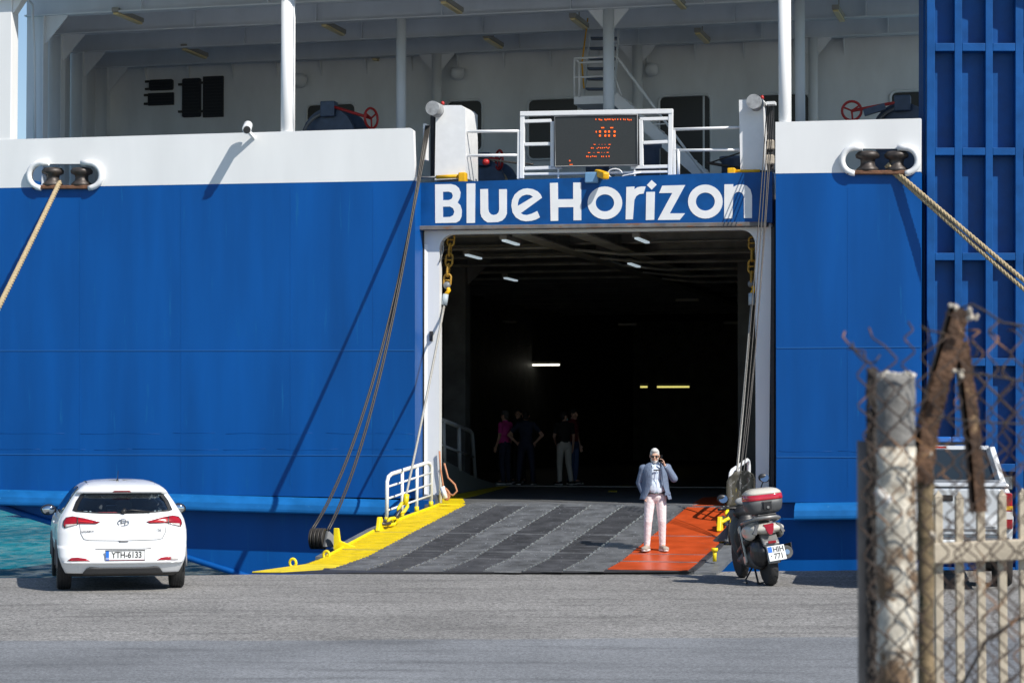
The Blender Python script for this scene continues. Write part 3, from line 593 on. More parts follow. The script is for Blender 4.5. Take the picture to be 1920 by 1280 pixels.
for k in range(14):
    for x in (1756, 1807, 1864): 
        p = PL(x, 12 + 62 * k); MB().lathe([(.014, 0), (.014, .02)], p + nv * .238, -nv, 6).build('bolt', m_blue2, raised)
# ================================================================== lowered stern ramp
KR = .1057; VBEND = -5.75
def zr(v): return DECK + KR * v if v > VBEND else max(.022, DECK + KR * VBEND + .052 * (v - VBEND))
def RP(px, py, lift=0):                             # sight line meets the ramp surface
    d = sight(px, py); e = toship(EYE); dd = Vector((d.dot(U), d.dot(V), d.z)); lo, hi = 20.0, 60.0
    g = lambda t: (e.z + dd.z * t) - (zr(e.y + dd.y * t) + lift)
    for _ in range(50):
        mid = (lo + hi) / 2
        if g(mid) > 0: lo = mid
        else: hi = mid
    return e + dd * lo
ramp = empty('stern_ramp'); ramp.parent = ferry
uy = (RP(866, 950).x + RP(660, 1055).x) / 2; uo = (RP(1290, 952).x + RP(1171, 1046).x) / 2
lp = [RP(*q) for q in ((815, 950), (722, 984), (640, 1028), (575, 1058), (530, 1064), (472, 1072.5))]
rp = [RP(*q) for q in ((1384, 948), (1366, 985), (1347, 1020), (1312, 1050), (1290, 1069))]
def edge(tab, v):
    tab = sorted(tab, key=lambda p: -p.y)
    for a, b in zip(tab, tab[1:]):
        if a.y >= v >= b.y: return a.x + (b.x - a.x) * (a.y - v) / (a.y - b.y + 1e-9)
    return tab[0].x if v > tab[0].y else tab[-1].x
vtipL = lp[-1].y; vtipR = rp[-1].y
def vtip(u): return vtipL + (vtipR - vtipL) * (u - lp[-1].x) / (rp[-1].x - lp[-1].x)
m_plate = M('dark ramp plate', (.045, .045, .05), .5, .2, var=.35, scale=3, bump=.2, bscale=25)
m_bargrey = M('worn steel tread bar', (.235, .235, .24), .42, .4, var=.4, scale=3, spots=(.5, .51, .53), spot_at=.60, spot_scale=30)
m_bardark = M('dark tread bar', (.105, .105, .112), .5, .2, var=.35, scale=3, spots=(.26, .26, .28), spot_at=.61, spot_scale=22)
VSTEP = [-.06 - .15 * i for i in range(50)]
def strip(name, mat, ua, ub, v0, v1, lift, thick, step=.4):  # a sheet of the ramp between two edge functions of v
    vs = []; n = max(2, int((v0 - v1) / step)); V_ = [v0 + (v1 - v0) * i / n for i in range(n + 1)]
    if v0 > VBEND > v1: V_ = sorted(set(V_ + [VBEND]), reverse=True)
    mb = MB(); n = len(V_)
    for dz in (lift, lift - thick):
        for v in V_: vs += [(ua(v), v, zr(v) + dz), (ub(v), v, zr(v) + dz)]
    fs = []
    for i in range(n - 1): fs += [(2*i, 2*i+1, 2*i+3, 2*i+2), (2*n+2*i+1, 2*n+2*i, 2*n+2*i+2, 2*n+2*i+3), (2*i, 2*i+2, 2*n+2*i+2, 2*n+2*i), (2*i+3, 2*i+1, 2*n+2*i+1, 2*n+2*i+3)]
    fs += [(1, 0, 2*n, 2*n+1), (2*n-2, 2*n-1, 4*n-1, 4*n-2)]; mb.add(vs, fs); return mb.build(name, mat, ramp)
vt = min(vtipL, vtipR)
# slab
mb = MB(); vs_ = []; V_ = [-.02 + (VBEND + .02) * i / 8 for i in range(9)]
strip('ramp_slab', m_plate, lambda v: edge(lp, v) - .06, lambda v: edge(rp, v) + .08, -.02, -6.6, 0, .14)
tip = [(lp[-1].x, vtipL), (uy, vtip(uy)), (uo, vtip(uo)), (rp[-1].x, vtipR)]
mb = MB(); aa = [(edge(lp, -6.6) - .05, -6.6)] + [(u, v) for u, v in tip] + [(edge(rp, -6.6) + .05, -6.6)]
mb.prism([(u, v, zr(v)) for u, v in aa], (0, 0, 0), (0, 0, -.018)); mb.build('tip_flap', m_plate, ramp)
# painted strips: yellow to port, orange to starboard
ye = strip('yellow_strip', M('darkened yellow paint', (.50, .37, .01), .6, var=.25, scale=6), lambda v: max(edge(lp, v), lp[-1].x), lambda v: uy, -.04, -6.75, .012, .011, .3)  # base made darker than its bars: contrast of the gaps put into the colour
yt = MB(); yt.prism([(edge(lp, -6.75), -6.75, zr(-6.75) + .012), (lp[-1].x, vtipL + .02, .034), (uy - .55, vtip(uy - .55) + .03, .034), (uy, vtip(uy) + .5, zr(vtip(uy) + .5) + .012), (uy, -6.75, zr(-6.75) + .012)], (0, 0, 0), (0, 0, -.011)); yt.build('yellow_tip', m_yellow, ramp)
strip('orange_strip', m_orange, lambda v: uo, lambda v: edge(rp, v), -.04, vtip(uo + .8) + .05, .012, .011, .3)
# seams across the ramp
for y in (1002, 1036):
    v = RP(1000, y).y; MB().box(edge(lp, v), edge(rp, v), v - .02, v + .02, zr(v) + .004, zr(v) + .016).build('ramp_seam', m_bargrey, ramp)
for v in (VBEND + .02, -.06): MB().box(edge(lp, v), edge(rp, v), v - .035, v + .035, zr(v) - .02, zr(v) + .017).build('ramp_seam', m_bargrey, ramp)
# anti-slip tread bars, column by column
ncol = 7; cw = (uo - uy) / ncol
def bars(name, mat, ua, ub, hgt=.022, w=.034, jit=.0, v_end=None, every=1):
    mb = MB()
    for i, v in enumerate(VSTEP):
        if i % every: continue
        a, b = ua(v), ub(v)
        if v < (v_end(a) if v_end else vtip(a) + .06) or b - a < .05: continue
        j0, j1 = random.uniform(-jit, jit), random.uniform(-jit, jit); z = zr(v) + .001
        mb.box(a + j0, b + j1, v - w / 2, v + w / 2, z, z + hgt)
    o = mb.build(name, mat, ramp); tag(o, kind='stuff'); return o
for c in range(ncol):
    bars('tread_bars', m_bargrey if c % 2 == 0 else m_bardark, lambda v, c=c: uy + .01 + c * cw, lambda v, c=c: uy - .01 + (c + 1) * cw, .022 if c % 2 == 0 else .018, .055, .012)
    if c: # welded bar ends along the column joints, polished by tyres
        mb = MB()
        for i, v in enumerate(VSTEP):
            if v > vtip(uy + c * cw) + .08: mb.box(uy + c * cw - .022 + .012 * (i % 2), uy + c * cw + .01 + .012 * (i % 2), v - .035, v + .035, zr(v) + .004, zr(v) + .031)
        tag(mb.build('bar_ends', M('polished steel', (.62, .62, .62), .22, .85, var=.3, scale=20), ramp), kind='stuff')
bars('tread_bars', m_yellow, lambda v: max(edge(lp, v), lp[-1].x) + .03, lambda v: uy, .022, .085, .014, lambda a: -6.7)
MB().tube([(edge(lp, v) + .03, v, zr(v) + .02) for v in [-.1 - .3 * i for i in range(20)]], .03, 6).build('yellow_edge', m_yellow, ramp)
# flange outside the yellow strip
strip('side_flange', m_grey, lambda v: edge(lp, v) - .28, lambda v: edge(lp, v) - .01, -.6, -5.4, -.05, .05)
strip('side_flange', m_grey, lambda v: edge(rp, v) + .01, lambda v: edge(rp, v) + .40, -2.0, -6.6, -.03, .05)
# --- ramp railings
def ramp_rail(b0, b1, h, nposts, lean):
    B0, B1 = Vector(b0), Vector(b1); up = Vector((0, lean, h)); n = 5
    o = MB().tube([B0, B0 + up * .86, B0.lerp(B1, .03) + up * .96, B0.lerp(B1, .10) + up] + [B0.lerp(B1, .9) + up, B0.lerp(B1, .97) + up * .96, B1 + up * .86, B1], .034, 10).build('ramp_railing', m_whiteplain, ramp)
    for k in range(1, nposts): MB().tube([B0.lerp(B1, k / nposts), B0.lerp(B1, k / nposts) + up * .98], .03, 8).build('rail_post', m_whiteplain, o)
    for k in range(1, 4): MB().tube([B0 + up * (k / 4), B1 + up * (k / 4)], .018, 8).build('rail_bar', m_whiteplain, o)
    for k in range(nposts + 1):
        p = B0.lerp(B1, k / nposts); MB().tube([p - Vector((0, 0, .02)), p + Vector((0, 0, .09))], .042, 10).build('rail_foot', m_yellow, o)
ramp_rail(RP(725, 979), RP(808, 949), .80, 3, .02)
ramp_rail(RP(1369, 980), RP(1404, 951), .84, 2, .02)
# --- chains, stays, sheaves, hoist wires
def chain(name, pts, ln, r, mat, parent=ramp, alt=None):
    pts = [Vector(p) for p in pts]; seg = []; tot = 0
    for a, b in zip(pts, pts[1:]): seg.append((tot, a, b)); tot += (b - a).length
    n = max(2, int(tot / (ln * .72)))
    for i in range(n):
        s = tot * (i + .5) / n
        for t, a, b in seg:
            if t <= s <= t + (b - a).length + 1e-6: c = a.lerp(b, (s - t) / (b - a).length); d = (b - a).normalized()
        q = d.cross(Vector((0, 1, .2))).normalized(); 
        if i % 2: q = d.cross(q).normalized()
        hw = ln * .28; hl = ln * .5 - hw; o = []
        for k in range(14):
            a = 2 * math.pi * k / 14; o.append(c + d * (hl * (1 if math.cos(a) > 0 else -1) + hw * math.cos(a)) + q * (hw * math.sin(a)))
        mb = MB().tube(o, r, 7, True)
        if not alt: mb.tube([c - q * hw, c + q * hw], r * .8, 6)
        mb.build(name, (alt if alt and i % 2 else mat), parent)
m_chainy = M('dirty yellow chain', (.36, .20, .02), .6, var=.4, scale=15)
def stay(top_px, mid_px, foot_px, foot_lug, v_top, right):
    t = S(*top_px[0], v_top); m_ = S(*mid_px, v_top - .1)
    chain('chain_link', [t, S(*top_px[1], v_top - .05)], .23, .021, m_chainy)
    e = S(*top_px[1], v_top - .06); MB().ell(e, (.07, .06, .07)).build('shackle', m_grey, ramp)
    sk = [e, m_]; MB().tube([e, e.lerp(m_, .25) + Vector((.05, 0, 0)), e.lerp(m_, .5)], .04, 8).build('thimble', m_amber, ramp); MB().tube([e.lerp(m_, .45), m_], .055, 10).build('socket', m_amber if not right else M('pale sleeve', (.4, .47, .52), .5), ramp)
    lug = RP(*foot_lug); foot = lug + Vector((right * .05, .45, 0)); f = RP(*foot_px, .45)
    MB().tube(sag(m_, f, .06), .022, 8).build('ramp_stay', m_stay, ramp)
    MB().tube([f + Vector((.01, .03, .08)), f + Vector((0, 0, -.1))], .05, 10).build('socket', m_yellow, ramp)
    chain('chain_link', [f + Vector((0, 0, -.08)), f.lerp(lug, .45) + Vector((0, 0, -.13)), lug + Vector((0, .05, .14))], .21, .03, m_yellow, ramp, M('greased chain', (.05, .05, .05), .4, .3))
    mb = MB(); d = Vector((0, -.16, 0)); mb.prism([lug + Vector((0, .14, .012)), lug + Vector((0, -.14, .012)), lug + Vector((0, -.05, .24)), lug + Vector((0, .05, .24))], (-.035, 0, 0), (.035, 0, 0)); mb.build('chain_lug', m_yellow, ramp, .015)
stay(((846, 440), (838, 535)), (833, 572), (760, 935), (712, 996), VF + .25, -1)
stay(((1411, 445), (1409, 532)), (1409, 572), (1378, 925), (1350, 996), VF + .25, 1)
MB().tube([S(832, 440, VF + .1), S(831, 470, VF + .05), S(824, 492, VF - .02)], .012, 6).build('thin_cable', m_stay, ferry)
def sheave(px, py, side, n, drop=.0):
    c = RP(px, py) + Vector((0, 0, .08)); o = None
    for k in range(n):
        d = MB().lathe([(.15, 0), (.17, .008), (.14, .025), (.17, .042), (.15, .05)], c + Vector((side * .062 * k, 0, .06)), (side, 0, 0), 26).build('sheave', m_wire, ramp)
    a = c + Vector((-side * .03, 0, .06)); MB().prism([a + Vector((0, .0, .15)), a + Vector((0, -.16, -.12)), a + Vector((-side * .30, .05, -.14)), a + Vector((-side * .05, .22, -.08))], (-.02, 0, 0), (.02, 0, 0)).build('sheave_bracket', M('dark grey steel', (.075, .08, .085), .55, .2, var=.2), ramp, .01)
    return c + Vector((0, 0, .1))
cl = sheave(610, 1026, -1, 4); cr_ = sheave(1368, 1016, 1, 3)
for k in range(4):
    a = S(806 - 2.5 * k, 236, .40); b = cl + Vector((-.21 - .035 * (k % 2) if k < 2 else .07 - .035 * (k % 2), .02 if k < 2 else -.02, .1)); MB().tube(sag(a, b, 1.05 if k < 2 else 1.0, 26), .014, 6).build('hoist_wire', m_wire, ferry)
for k in range(4):
    a = S(1438 + 4 * k, 200, .44); b = cr_ + Vector((.062 * (k % 3), .14 - .1 * (k % 3), .1)); MB().tube(sag(a, b, .42 + .20 * k, 26), .009, 6).build('hoist_wire', m_wire, ferry)
for px, py, h in ((632, 1030, .34), (549, 1061, .10), (612, 1046, .08), (803, 0, 0)):
    if not py: continue
    p = RP(px, py)
    if h > .2: MB().prism([p + Vector((-.05, 0, 0)), p + Vector((.30, .3, 0)), p + Vector((.05, .02, .14)), p + Vector((.03, 0, h)), p + Vector((-.05, 0, h))], (0, -.03, 0), (0, .03, 0)).build('ramp_lug', m_yellow, ramp, .01)
    else: MB().tube([p + Vector((.05 * math.cos(a / 2), 0, .05 + .06 * math.sin(a / 2))) for a in range(13)], .022, 8, True).build('ring_eye', m_yellow, ramp)
for px, py in ((1340, 1052),):
    p = RP(px, py); MB().tube([p, p + Vector((.0, 0, .17))], .03, 10).build('ramp_lug', m_yellow, ramp); MB().lathe([(.05, 0), (.05, .05)], p + Vector((0, 0, .15)), (0, 0, 1), 12).build('lug_cap', m_yellow, ramp)
# --- threshold, markings and inner rail on the car deck
def flat(name, pts, z, mat, t=.006): return MB().prism([SZ(x, y, z) for x, y in pts], (0, 0, 0), (0, 0, -t)).build(name, mat, ferry)
flat('deck_marking', [(824, 946), (828, 931), (944, 909.2), (956, 911), (890, 929), (868, 934), (872, 941), (862, 946)], DECK + .006, m_yellow)
flat('deck_marking', [(1292, 947.5), (1380, 946), (1380, 929), (1318, 932)], DECK + .006, m_orange)
flat('deck_marking', [(1140, 919), (1157, 919), (1157, 921), (1140, 921)], DECK + .006, m_yellow); flat('deck_marking', [(1160, 909.5), (1185, 909.5), (1185, 911), (1160, 911)], DECK + .012, m_yellow)
a = SZ(880, 910.5, DECK); MB().box(a.x, UC - .05, a.y - .05, a.y + .05, DECK, DECK + .02).build('threshold_strip', m_stay, ferry)
for v in [.3 + .12 * i for i in range(8)]: MB().box(uy, uo, v - .02, v + .02, DECK, DECK + .016).build('tread_bar', m_bargrey, ferry)
def SU(px, py, u):
    d = sight(px, py); t = ((ORG - EYE).dot(U) + u) / d.dot(U); return toship(EYE + d * t)
A_ = SZ(824, 930, DECK); B_ = SZ(944, 908.5, DECK); ed_ = (B_ - A_); nd_ = Vector((-ed_.y, ed_.x, 0)).normalized()
def SU(px, py, u=0):
    d = sight(px, py); dd = Vector((d.dot(U), d.dot(V), d.z)); e = toship(EYE); t = (A_ - e).dot(nd_) / dd.dot(nd_); return e + dd * t
uj = 0
cb = [SU(822, 855), SU(880, 889), SU(934, 911), B_, SU(822, 930.5)]
m_curb = M('grey green curb paint', (.24, .27, .265), .5, var=.12)
m_irail = M('pale grey rail paint', (.42, .45, .47), .45, var=.08)
MB().prism(cb, nd_ * .1, (0, 0, 0)).build('side_curb', m_curb, ferry)
ir = MB().tube([SU(826, 786, uj - .05), SU(862, 800, uj - .05), SU(880, 807, uj - .05), SU(885, 812, uj - .05), SU(891, 895, uj - .05)], .045, 10).build('inner_railing', m_irail, ferry)
for a, b in (((831, 788), (833, 870)), ((860, 800), (862, 882))): MB().tube([SU(*a, uj - .05), SU(*b, uj - .05)], .045, 10).build('rail_post', m_irail, ir)
MB().tube([SU(826, 833, uj - .05), SU(888, 857, uj - .05)], .028, 8).build('rail_bar', m_irail, ir)
b = S(808, 630, VF - .04); MB().box(b.x - .03, b.x + .03, VF - .05, VF, b.z - .09, b.z + .09).build('push_button_box', m_gasket, ferry, .01)
# --- coiled orange line hanging by the port jamb
hang = empty('coiled_rope', toworld(SZ(838, 935, DECK)), (0, 0, -TH), 'thin orange line hanging in a loose coil at the foot of the white door post', 'rope')
m_oline = M('faded orange line', (.50, .22, .12), .8, var=.2, scale=40)
o_ = toship(hang.location)
mb = MB(); f = lambda x, y, v=.45: S(x, y, v) - o_
mb.tube([f(824, 845), f(826, 880), f(831, 912), f(834, 930)], .018, 6); mb.tube([f(833, 868), f(840, 895), f(853, 908), f(857, 920), f(850, 928), f(836, 924)], .018, 6)
for k in range(5): mb.tube([f(834 + .8 * k + 6 * math.cos(a * .6 + k), 924 + 9 * math.sin(a * .6 + k) + k) for a in range(10)], .018, 6)
mb.build('line', m_oline, hang); MB().tube([f(829, 912), f(836, 934)], .05, 8).build('line_wrap', m_whiteplain, hang)
# ================================================================== mooring ropes
def mooring(label, p, q, s, r, grp=None):
    p = Vector(p); o = empty('mooring_rope', p, (0, 0, 0), label, 'rope', grp); path = [x - p for x in sag(p, q, s, 320)]
    d = (q - p).normalized(); e = d.cross(Vector((0, 0, 1))).normalized(); g = d.cross(e)
    for k in range(3):
        MB().tube([x + (e * math.cos(i * .9 + k * 2.094) + g * math.sin(i * .9 + k * 2.094)) * r * .5 for i, x in enumerate(path)], r * .6, 7).build('strand', m_rope, o)
mooring('tan mooring rope running down to the left from the slot in the left white bulwark', toworld(S(112, 342, .05)), G(-290, 1119), .12, .046)
mooring('upper of two tan mooring ropes slanting down right from the slot beside the ribbed panel', toworld(S(1664, 308, .02)), toworld(S(1664, 308, .02) + Vector((7.6, -2.5, -6.75))), .05, .036)
mooring('lower of two tan mooring ropes slanting down right from the slot beside the ribbed panel', toworld(S(1661, 311, .05)), toworld(S(1661, 311, .05) + Vector((7.5, -2.55, -6.78))), .12, .036)
# ================================================================== white hatchback, seen from behind
m_cpaint = M('white car paint', (.82, .83, .84), .28, coat=.6, var=.02, scale=3)
m_glass = None
def glassmat(name, tint, rough=.02, a=.35):
    m = bpy.data.materials.new(name); m.use_nodes = True; n = m.node_tree.nodes; l = m.node_tree.links; n.remove(n['Principled BSDF'])
    t = n.new('ShaderNodeBsdfTransparent'); t.inputs[0].default_value = (*tint, 1); g = n.new('ShaderNodeBsdfGlossy'); g.inputs['Roughness'].default_value = rough
    f = n.new('ShaderNodeFresnel'); f.inputs[0].default_value = 1.5; mx = n.new('ShaderNodeMixShader'); l.new(f.outputs[0], mx.inputs[0]); l.new(t.outputs[0], mx.inputs[1]); l.new(g.outputs[0], mx.inputs[2])
    l.new(mx.outputs[0], n['Material Output'].inputs[0]); return m
m_glass = glassmat('car glass', (.80, .86, .88))
m_black = M('black plastic', (.015, .015, .016), .45)
m_tyre = M('tyre rubber', (.022, .022, .023), .8, var=.25, scale=12, bump=.3, bscale=60)
m_rim = M('alloy rim', (.45, .46, .47), .3, .8)
m_lred = M('red lamp lens', (.30, .004, .010), .12, coat=.8, var=.25, scale=9)
m_lclear = M('clear lamp lens', (.62, .58, .55), .12, coat=.6)
m_chrome = M('chrome', (.55, .57, .60), .15, 1)
m_plate = M('number plate', (.80, .81, .80), .4)
m_pblue = M('plate blue band', (.02, .16, .62), .4)
m_ink = M('black print', (.02, .02, .022), .5)
m_seat = M('dark seat cloth', (.07, .072, .08), .8)
def lerp_tab(tab, z):
    if z <= tab[0][0]: return tab[0][1:]
    for a, b in zip(tab, tab[1:]):
        if z <= b[0]:
            t = (z - a[0]) / (b[0] - a[0]); return tuple(x + (y - x) * t for x, y in zip(a[1:], b[1:]))
    return tab[-1][1:]
#       z     half  rear  front rearround
CT = [(.20, .70, .16, 3.80, .22), (.25, .76, .07, 3.90, .26), (.33, .80, .01, 4.00, .30), (.40, .825, -.03, 4.02, .32), (.46, .845, -.02, 4.03, .34), (.60, .862, .035, 4.02, .36),
      (.70, .868, .055, 3.98, .38), (.80, .866, .065, 3.93, .40), (.88, .855, .085, 3.72, .42), (.95, .838, .11, 3.35, .42), (1.02, .805, .15, 2.98, .40), (1.08, .770, .195, 2.82, .36),
      (1.20, .695, .285, 2.60, .30), (1.30, .628, .365, 2.42, .26), (1.318, .614, .30, 2.38, .24), (1.345, .592, .285, 2.33, .24), (1.375, .562, .34, 2.26, .24), (1.41, .515, .48, 2.15, .24), (1.44, .45, .66, 2.0, .22), (1.46, .36, .86, 1.85, .2), (1.472, .22, 1.1, 1.65, .12), (1.476, .04, 1.3, 1.45, .02)]
CT = [(z, w, yr, yf, a * .78) for z, w, yr, yf, a in CT]
def rear_y(x, z):
    w, yr, yf, a = lerp_tab(CT, z); t = min(1, abs(x) / w); n = 3.2
    return yr + a * (1 - (1 - t ** n) ** (1 / n)) if t < 1 else yr + a
car = empty('hatchback_car', (0, 0, 0), (0, 0, 0), 'white five-door hatchback parked at the quay edge with its tail to the viewer', 'car')
cyaw = rad(13); cpos = G(231, 1109); car.scale = (.965,) * 3; car.location = (cpos.x, cpos.y, 0); car.rotation_euler = (0, 0, cyaw)
def car_ring(z, n=22):
    w, yr, yf, a = lerp_tab(CT, z); pts = []
    for i in range(n + 1):                          # rear, left to right
        s = math.sin(math.pi / 2 * (-1 + 2 * i / n)); x = w * s * (1 if abs(s) < 1 else 1); pts.append((x, rear_y(x * .99999, z)))
    for i in range(1, 13): pts.append((w, yr + a + (yf - .5 - yr - a) * i / 13))
    for i in range(n + 1):
        c = math.cos(math.pi * i / n); x = w * c; t = min(1, abs(c)) * .99999; pts.append((x, yf - .5 * (1 - (1 - t ** 3) ** (1 / 3))))
    for i in range(12, 0, -1): pts.append((-w, yr + a + (yf - .5 - yr - a) * i / 13))
    return pts
def in_poly(x, y, p):
    r = False
    for (a, b), (c, d) in zip(p, p[1:] + p[:1]):
        if (b > y) != (d > y) and x < (c - a) * (y - b) / (d - b) + a: r = not r
    return r
win = [(-.62, 1.066), (-.3, 1.042), (0, 1.036), (.3, 1.042), (.62, 1.066), (.668, 1.082), (.62, 1.20), (.555, 1.295), (.52, 1.307), (-.52, 1.307), (-.555, 1.295), (-.62, 1.20), (-.668, 1.082)]
hole = [(x * .93, 1.17 + (z - 1.17) * .90) for x, z in win]
zs = sorted(set([.20 + .025 * i for i in range(51)] + [r[0] for r in CT]))
rings = [car_ring(z) for z in zs]; m_ = len(rings[0]); mb = MB()
verts = [(x, y, z) for z, r in zip(zs, rings) for x, y in r]; faces = []
sidewin = [(.62, 1.07), (1.0, 1.02), (2.6, 1.02), (2.35, 1.25), (2.0, 1.36), (1.0, 1.37), (.75, 1.30)]
wscr_z = (1.06, 1.36)
for i in range(len(zs) - 1):
    for k in range(m_):
        q = (i*m_+k, i*m_+(k+1)%m_, (i+1)*m_+(k+1)%m_, (i+1)*m_+k); c = sum((Vector(verts[j]) for j in q), Vector()) / 4
        w, yr, yf, a = lerp_tab(CT, c.z)
        if c.y < yr + a * .9 and in_poly(c.x, c.z, hole): continue
        if wscr_z[0] < c.z < wscr_z[1] and c.y > yf - .42 and abs(c.x) < w * .90: continue
        if abs(c.x) > w * .97 and in_poly(c.y, c.z, sidewin) and not abs(c.y - 1.55) < .06: continue
        faces.append(q)
mb.add(verts, faces, True); body = mb.build('body', m_cpaint, car)
body.data.materials.append(m_black)
for p in body.data.polygons:
    if p.center.z < .26: p.material_index = 1
mb = MB(); mb.box(-.62, .62, .35, 3.7, .2, .32); mb.build('underbody', m_black, car)
# patches that follow the tail of the body
def patch(name, poly, lift, mat, parent, thick=.012, res=.02, fn=rear_y, side=None):
    xs = [p[0] for p in poly]; zz = [p[1] for p in poly]
    bm = bmesh.new(); f = bm.faces.new([bm.verts.new((x, z, 0)) for x, z in poly])
    bmesh.ops.triangulate(bm, faces=[f])
    for _ in range(5):
        ed = [e for e in bm.edges if e.calc_length() > res * 2]
        if not ed: break
        bmesh.ops.subdivide_edges(bm, edges=ed, cuts=1, use_grid_fill=True); bmesh.ops.triangulate(bm, faces=bm.faces)
    if side is None:
        for v in bm.verts: x, z = v.co.x, v.co.y; v.co = (x, fn(x, z) - lift, z)
    else:
        for v in bm.verts: y, z = v.co.x, v.co.y; v.co = (side * (lerp_tab(CT, z)[0] + lift), y, z)
    bmesh.ops.recalc_face_normals(bm, faces=bm.faces)
    me = bpy.data.meshes.new(name); bm.to_mesh(me); bm.free()
    for p in me.polygons: p.use_smooth = True
    o = link(name, me, mat, parent); s = o.modifiers.new('solid', 'SOLIDIFY'); s.thickness = thick; s.offset = 0; return o
def mirror(p): return [(-x, z) for x, z in reversed(p)]
rg = patch('rear_window', win, .004, m_glass, car, .004)
# black printed border of the glass
def ring_patch(name, outer, inner, lift, mat, parent):
    n = len(outer)
    for i in range(n):
        j = (i + 1) % n; patch(name, [outer[i], outer[j], inner[j], inner[i]], lift, mat, parent, .003, .03)
bo = MB(); nb = len(win); K = 6
oo = []; ii = []
for i in range(nb):
    for k in range(K):
        a, b = win[i], win[(i+1) % nb]; oo.append((a[0]+(b[0]-a[0])*k/K, a[1]+(b[1]-a[1])*k/K)); a, b = hole[i], hole[(i+1) % nb]; t = ((a[0]+(b[0]-a[0])*k/K)*.98, a[1]+(b[1]-a[1])*k/K); ii.append(t)
n = len(oo); bo.add([(x, rear_y(x, z) - .009, z) for x, z in oo] + [(x, rear_y(x, z) - .009, z) for x, z in ii], [(i, (i+1) % n, n+(i+1) % n, n+i) for i in range(n)], True); bo.build('glass_border', m_black, rg)
wp = MB(); f = lambda x, z, l=.03: (x, rear_y(x, z) - l, z)
wp.tube([f(0, 1.065), f(.12, 1.085), f(.36, 1.06)], .011, 6); wp.tube([f(-.01, 1.05), f(.03, 1.09)], .03, 8); wp.build('wiper', m_black, rg)
for s in (-1, 1):
    t_ = [(.315, .930), (.52, .978), (.66, 1.000), (.742, .985), (.775, .945), (.785, .895), (.762, .858), (.742, .868), (.62, .915), (.58, .912), (.36, .908)]
    t_ = [(x * s, z) for x, z in t_]; t_ = t_ if s > 0 else t_[::-1]
    bk = [(x * 1.0 + .0, .925 + (z - .925) * 1.12) for x, z in t_]
    tl_ = patch('tail_light', t_, .008, m_lred, car, .02)
    patch('light_trim', [( (x - s*.55) * 1.045 + s*.55, .925 + (z - .925) * 1.10) for x, z in t_], .002, m_black, tl_, .008)
    cl_ = [(.60, .906), (.742, .868), (.762, .858), (.757, .900)]; cl_ = [(x * s, z) for x, z in cl_]; cl_ = cl_ if s > 0 else cl_[::-1]
    patch('reversing_lens', cl_, .016, m_lclear, tl_, .01); lb = [(.34, .932), (.55, .945), (.55, .935), (.34, .922)]; 
    patch('light_bar', [(s * x, z) for x, z in ([(.40, .934), (.60, .958), (.60, .944), (.40, .922)] if s > 0 else [(.40, .922), (.60, .944), (.60, .958), (.40, .934)])], .019, M('brighter lens', (.62, .02, .02), .1, coat=.8), tl_, .006)
    dv = [(.598, .90), (.612, .90), (.612, .995), (.598, .992)]; patch('lens_divider', [(s * x, z) for x, z in (dv if s > 0 else dv[::-1])], .019, m_black, tl_, .005)
    r_ = [(.44, .418), (.50, .452), (.60, .466), (.68, .462), (.735, .425), (.70, .418)]; r_ = [(x * s, z) for x, z in r_]; r_ = r_ if s > 0 else r_[::-1]
    rf = patch('bumper_reflector', r_, .006, m_lred, car, .012)
    if s > 0: patch('reversing_lens', [(.63, .421), (.63, .464), (.68, .462), (.735, .425), (.70, .419)], .014, m_lclear, rf, .006)
# tailgate shut lines
def line(name, pts, r, mat, parent, lift=.003):
    P = [];
    for a, b in zip(pts, pts[1:]): P += [(a[0]+(b[0]-a[0])*k/6, a[1]+(b[1]-a[1])*k/6) for k in range(6)]
    P.append(pts[-1]); return MB().tube([(x, rear_y(x, z) - lift, z) for x, z in P], r, 6).build(name, mat, parent)
m_gap_shade = M('panel gap and recess shade', (.16, .16, .165), .6)
line('tailgate_gap', [(-.575, .90), (-.56, .78), (-.52, .705), (-.45, .69), (0, .68), (.45, .69), (.52, .705), (.56, .78), (.575, .90)], .0045, m_gap_shade, body)
patch('tailgate_handle', [(-.055, .662), (.06, .662), (.07, .683), (-.065, .683)], .004, m_gap_shade, body)
line('plate_recess_shade', [(-.37, .578), (-.30, .572), (.30, .572), (.37, .578)], .007, m_gap_shade, body, .002)  # dark line standing in for the shade under the recess top
patch('bumper_lip', [(-.78, .385), (.78, .385), (.80, .405), (.5, .412), (-.5, .412), (-.80, .405)], .012, m_cpaint, body, .02)
df = patch('diffuser', [(-.535, .242), (.535, .242), (.49, .31), (.44, .335), (.30, .322), (-.30, .322), (-.44, .335), (-.49, .31)], .010, M('grey plastic', (.06, .06, .062), .5), car, .02)
# number plate with its text
px0, pz = 0.02, .488; pl = MB().box(px0 - .26, px0 + .26, -.035, -.02, pz - .066, pz + .066).build('number_plate', m_plate, car, .004)
def put_text(txt, size, x, y, z, mat, parent, xs=1.0, rx=90):
    me = text_mesh(txt, size, .003, xs); me.transform(Matrix.Translation((x, y, z)) @ Matrix.Rotation(rad(rx), 4, 'X')); return link('lettering', me, mat, parent)
fr_ = MB(); [fr_.tube([(px0 - .262, -.037, pz - .068), (px0 + .262, -.037, pz - .068), (px0 + .262, -.037, pz + .068), (px0 - .262, -.037, pz + .068)], .007, 6, True)]; fr_.build('plate_frame', m_black, pl)
MB().box(px0 - .255, px0 - .212, -.038, -.034, pz - .06, pz + .06).build('country_band', m_pblue, pl); put_text('GR', .03, px0 - .234, -.0395, pz - .04, m_plate, pl)
put_text('YTH-6133', .118, px0 + .022, -.037, pz + .004, m_ink, pl, .80)
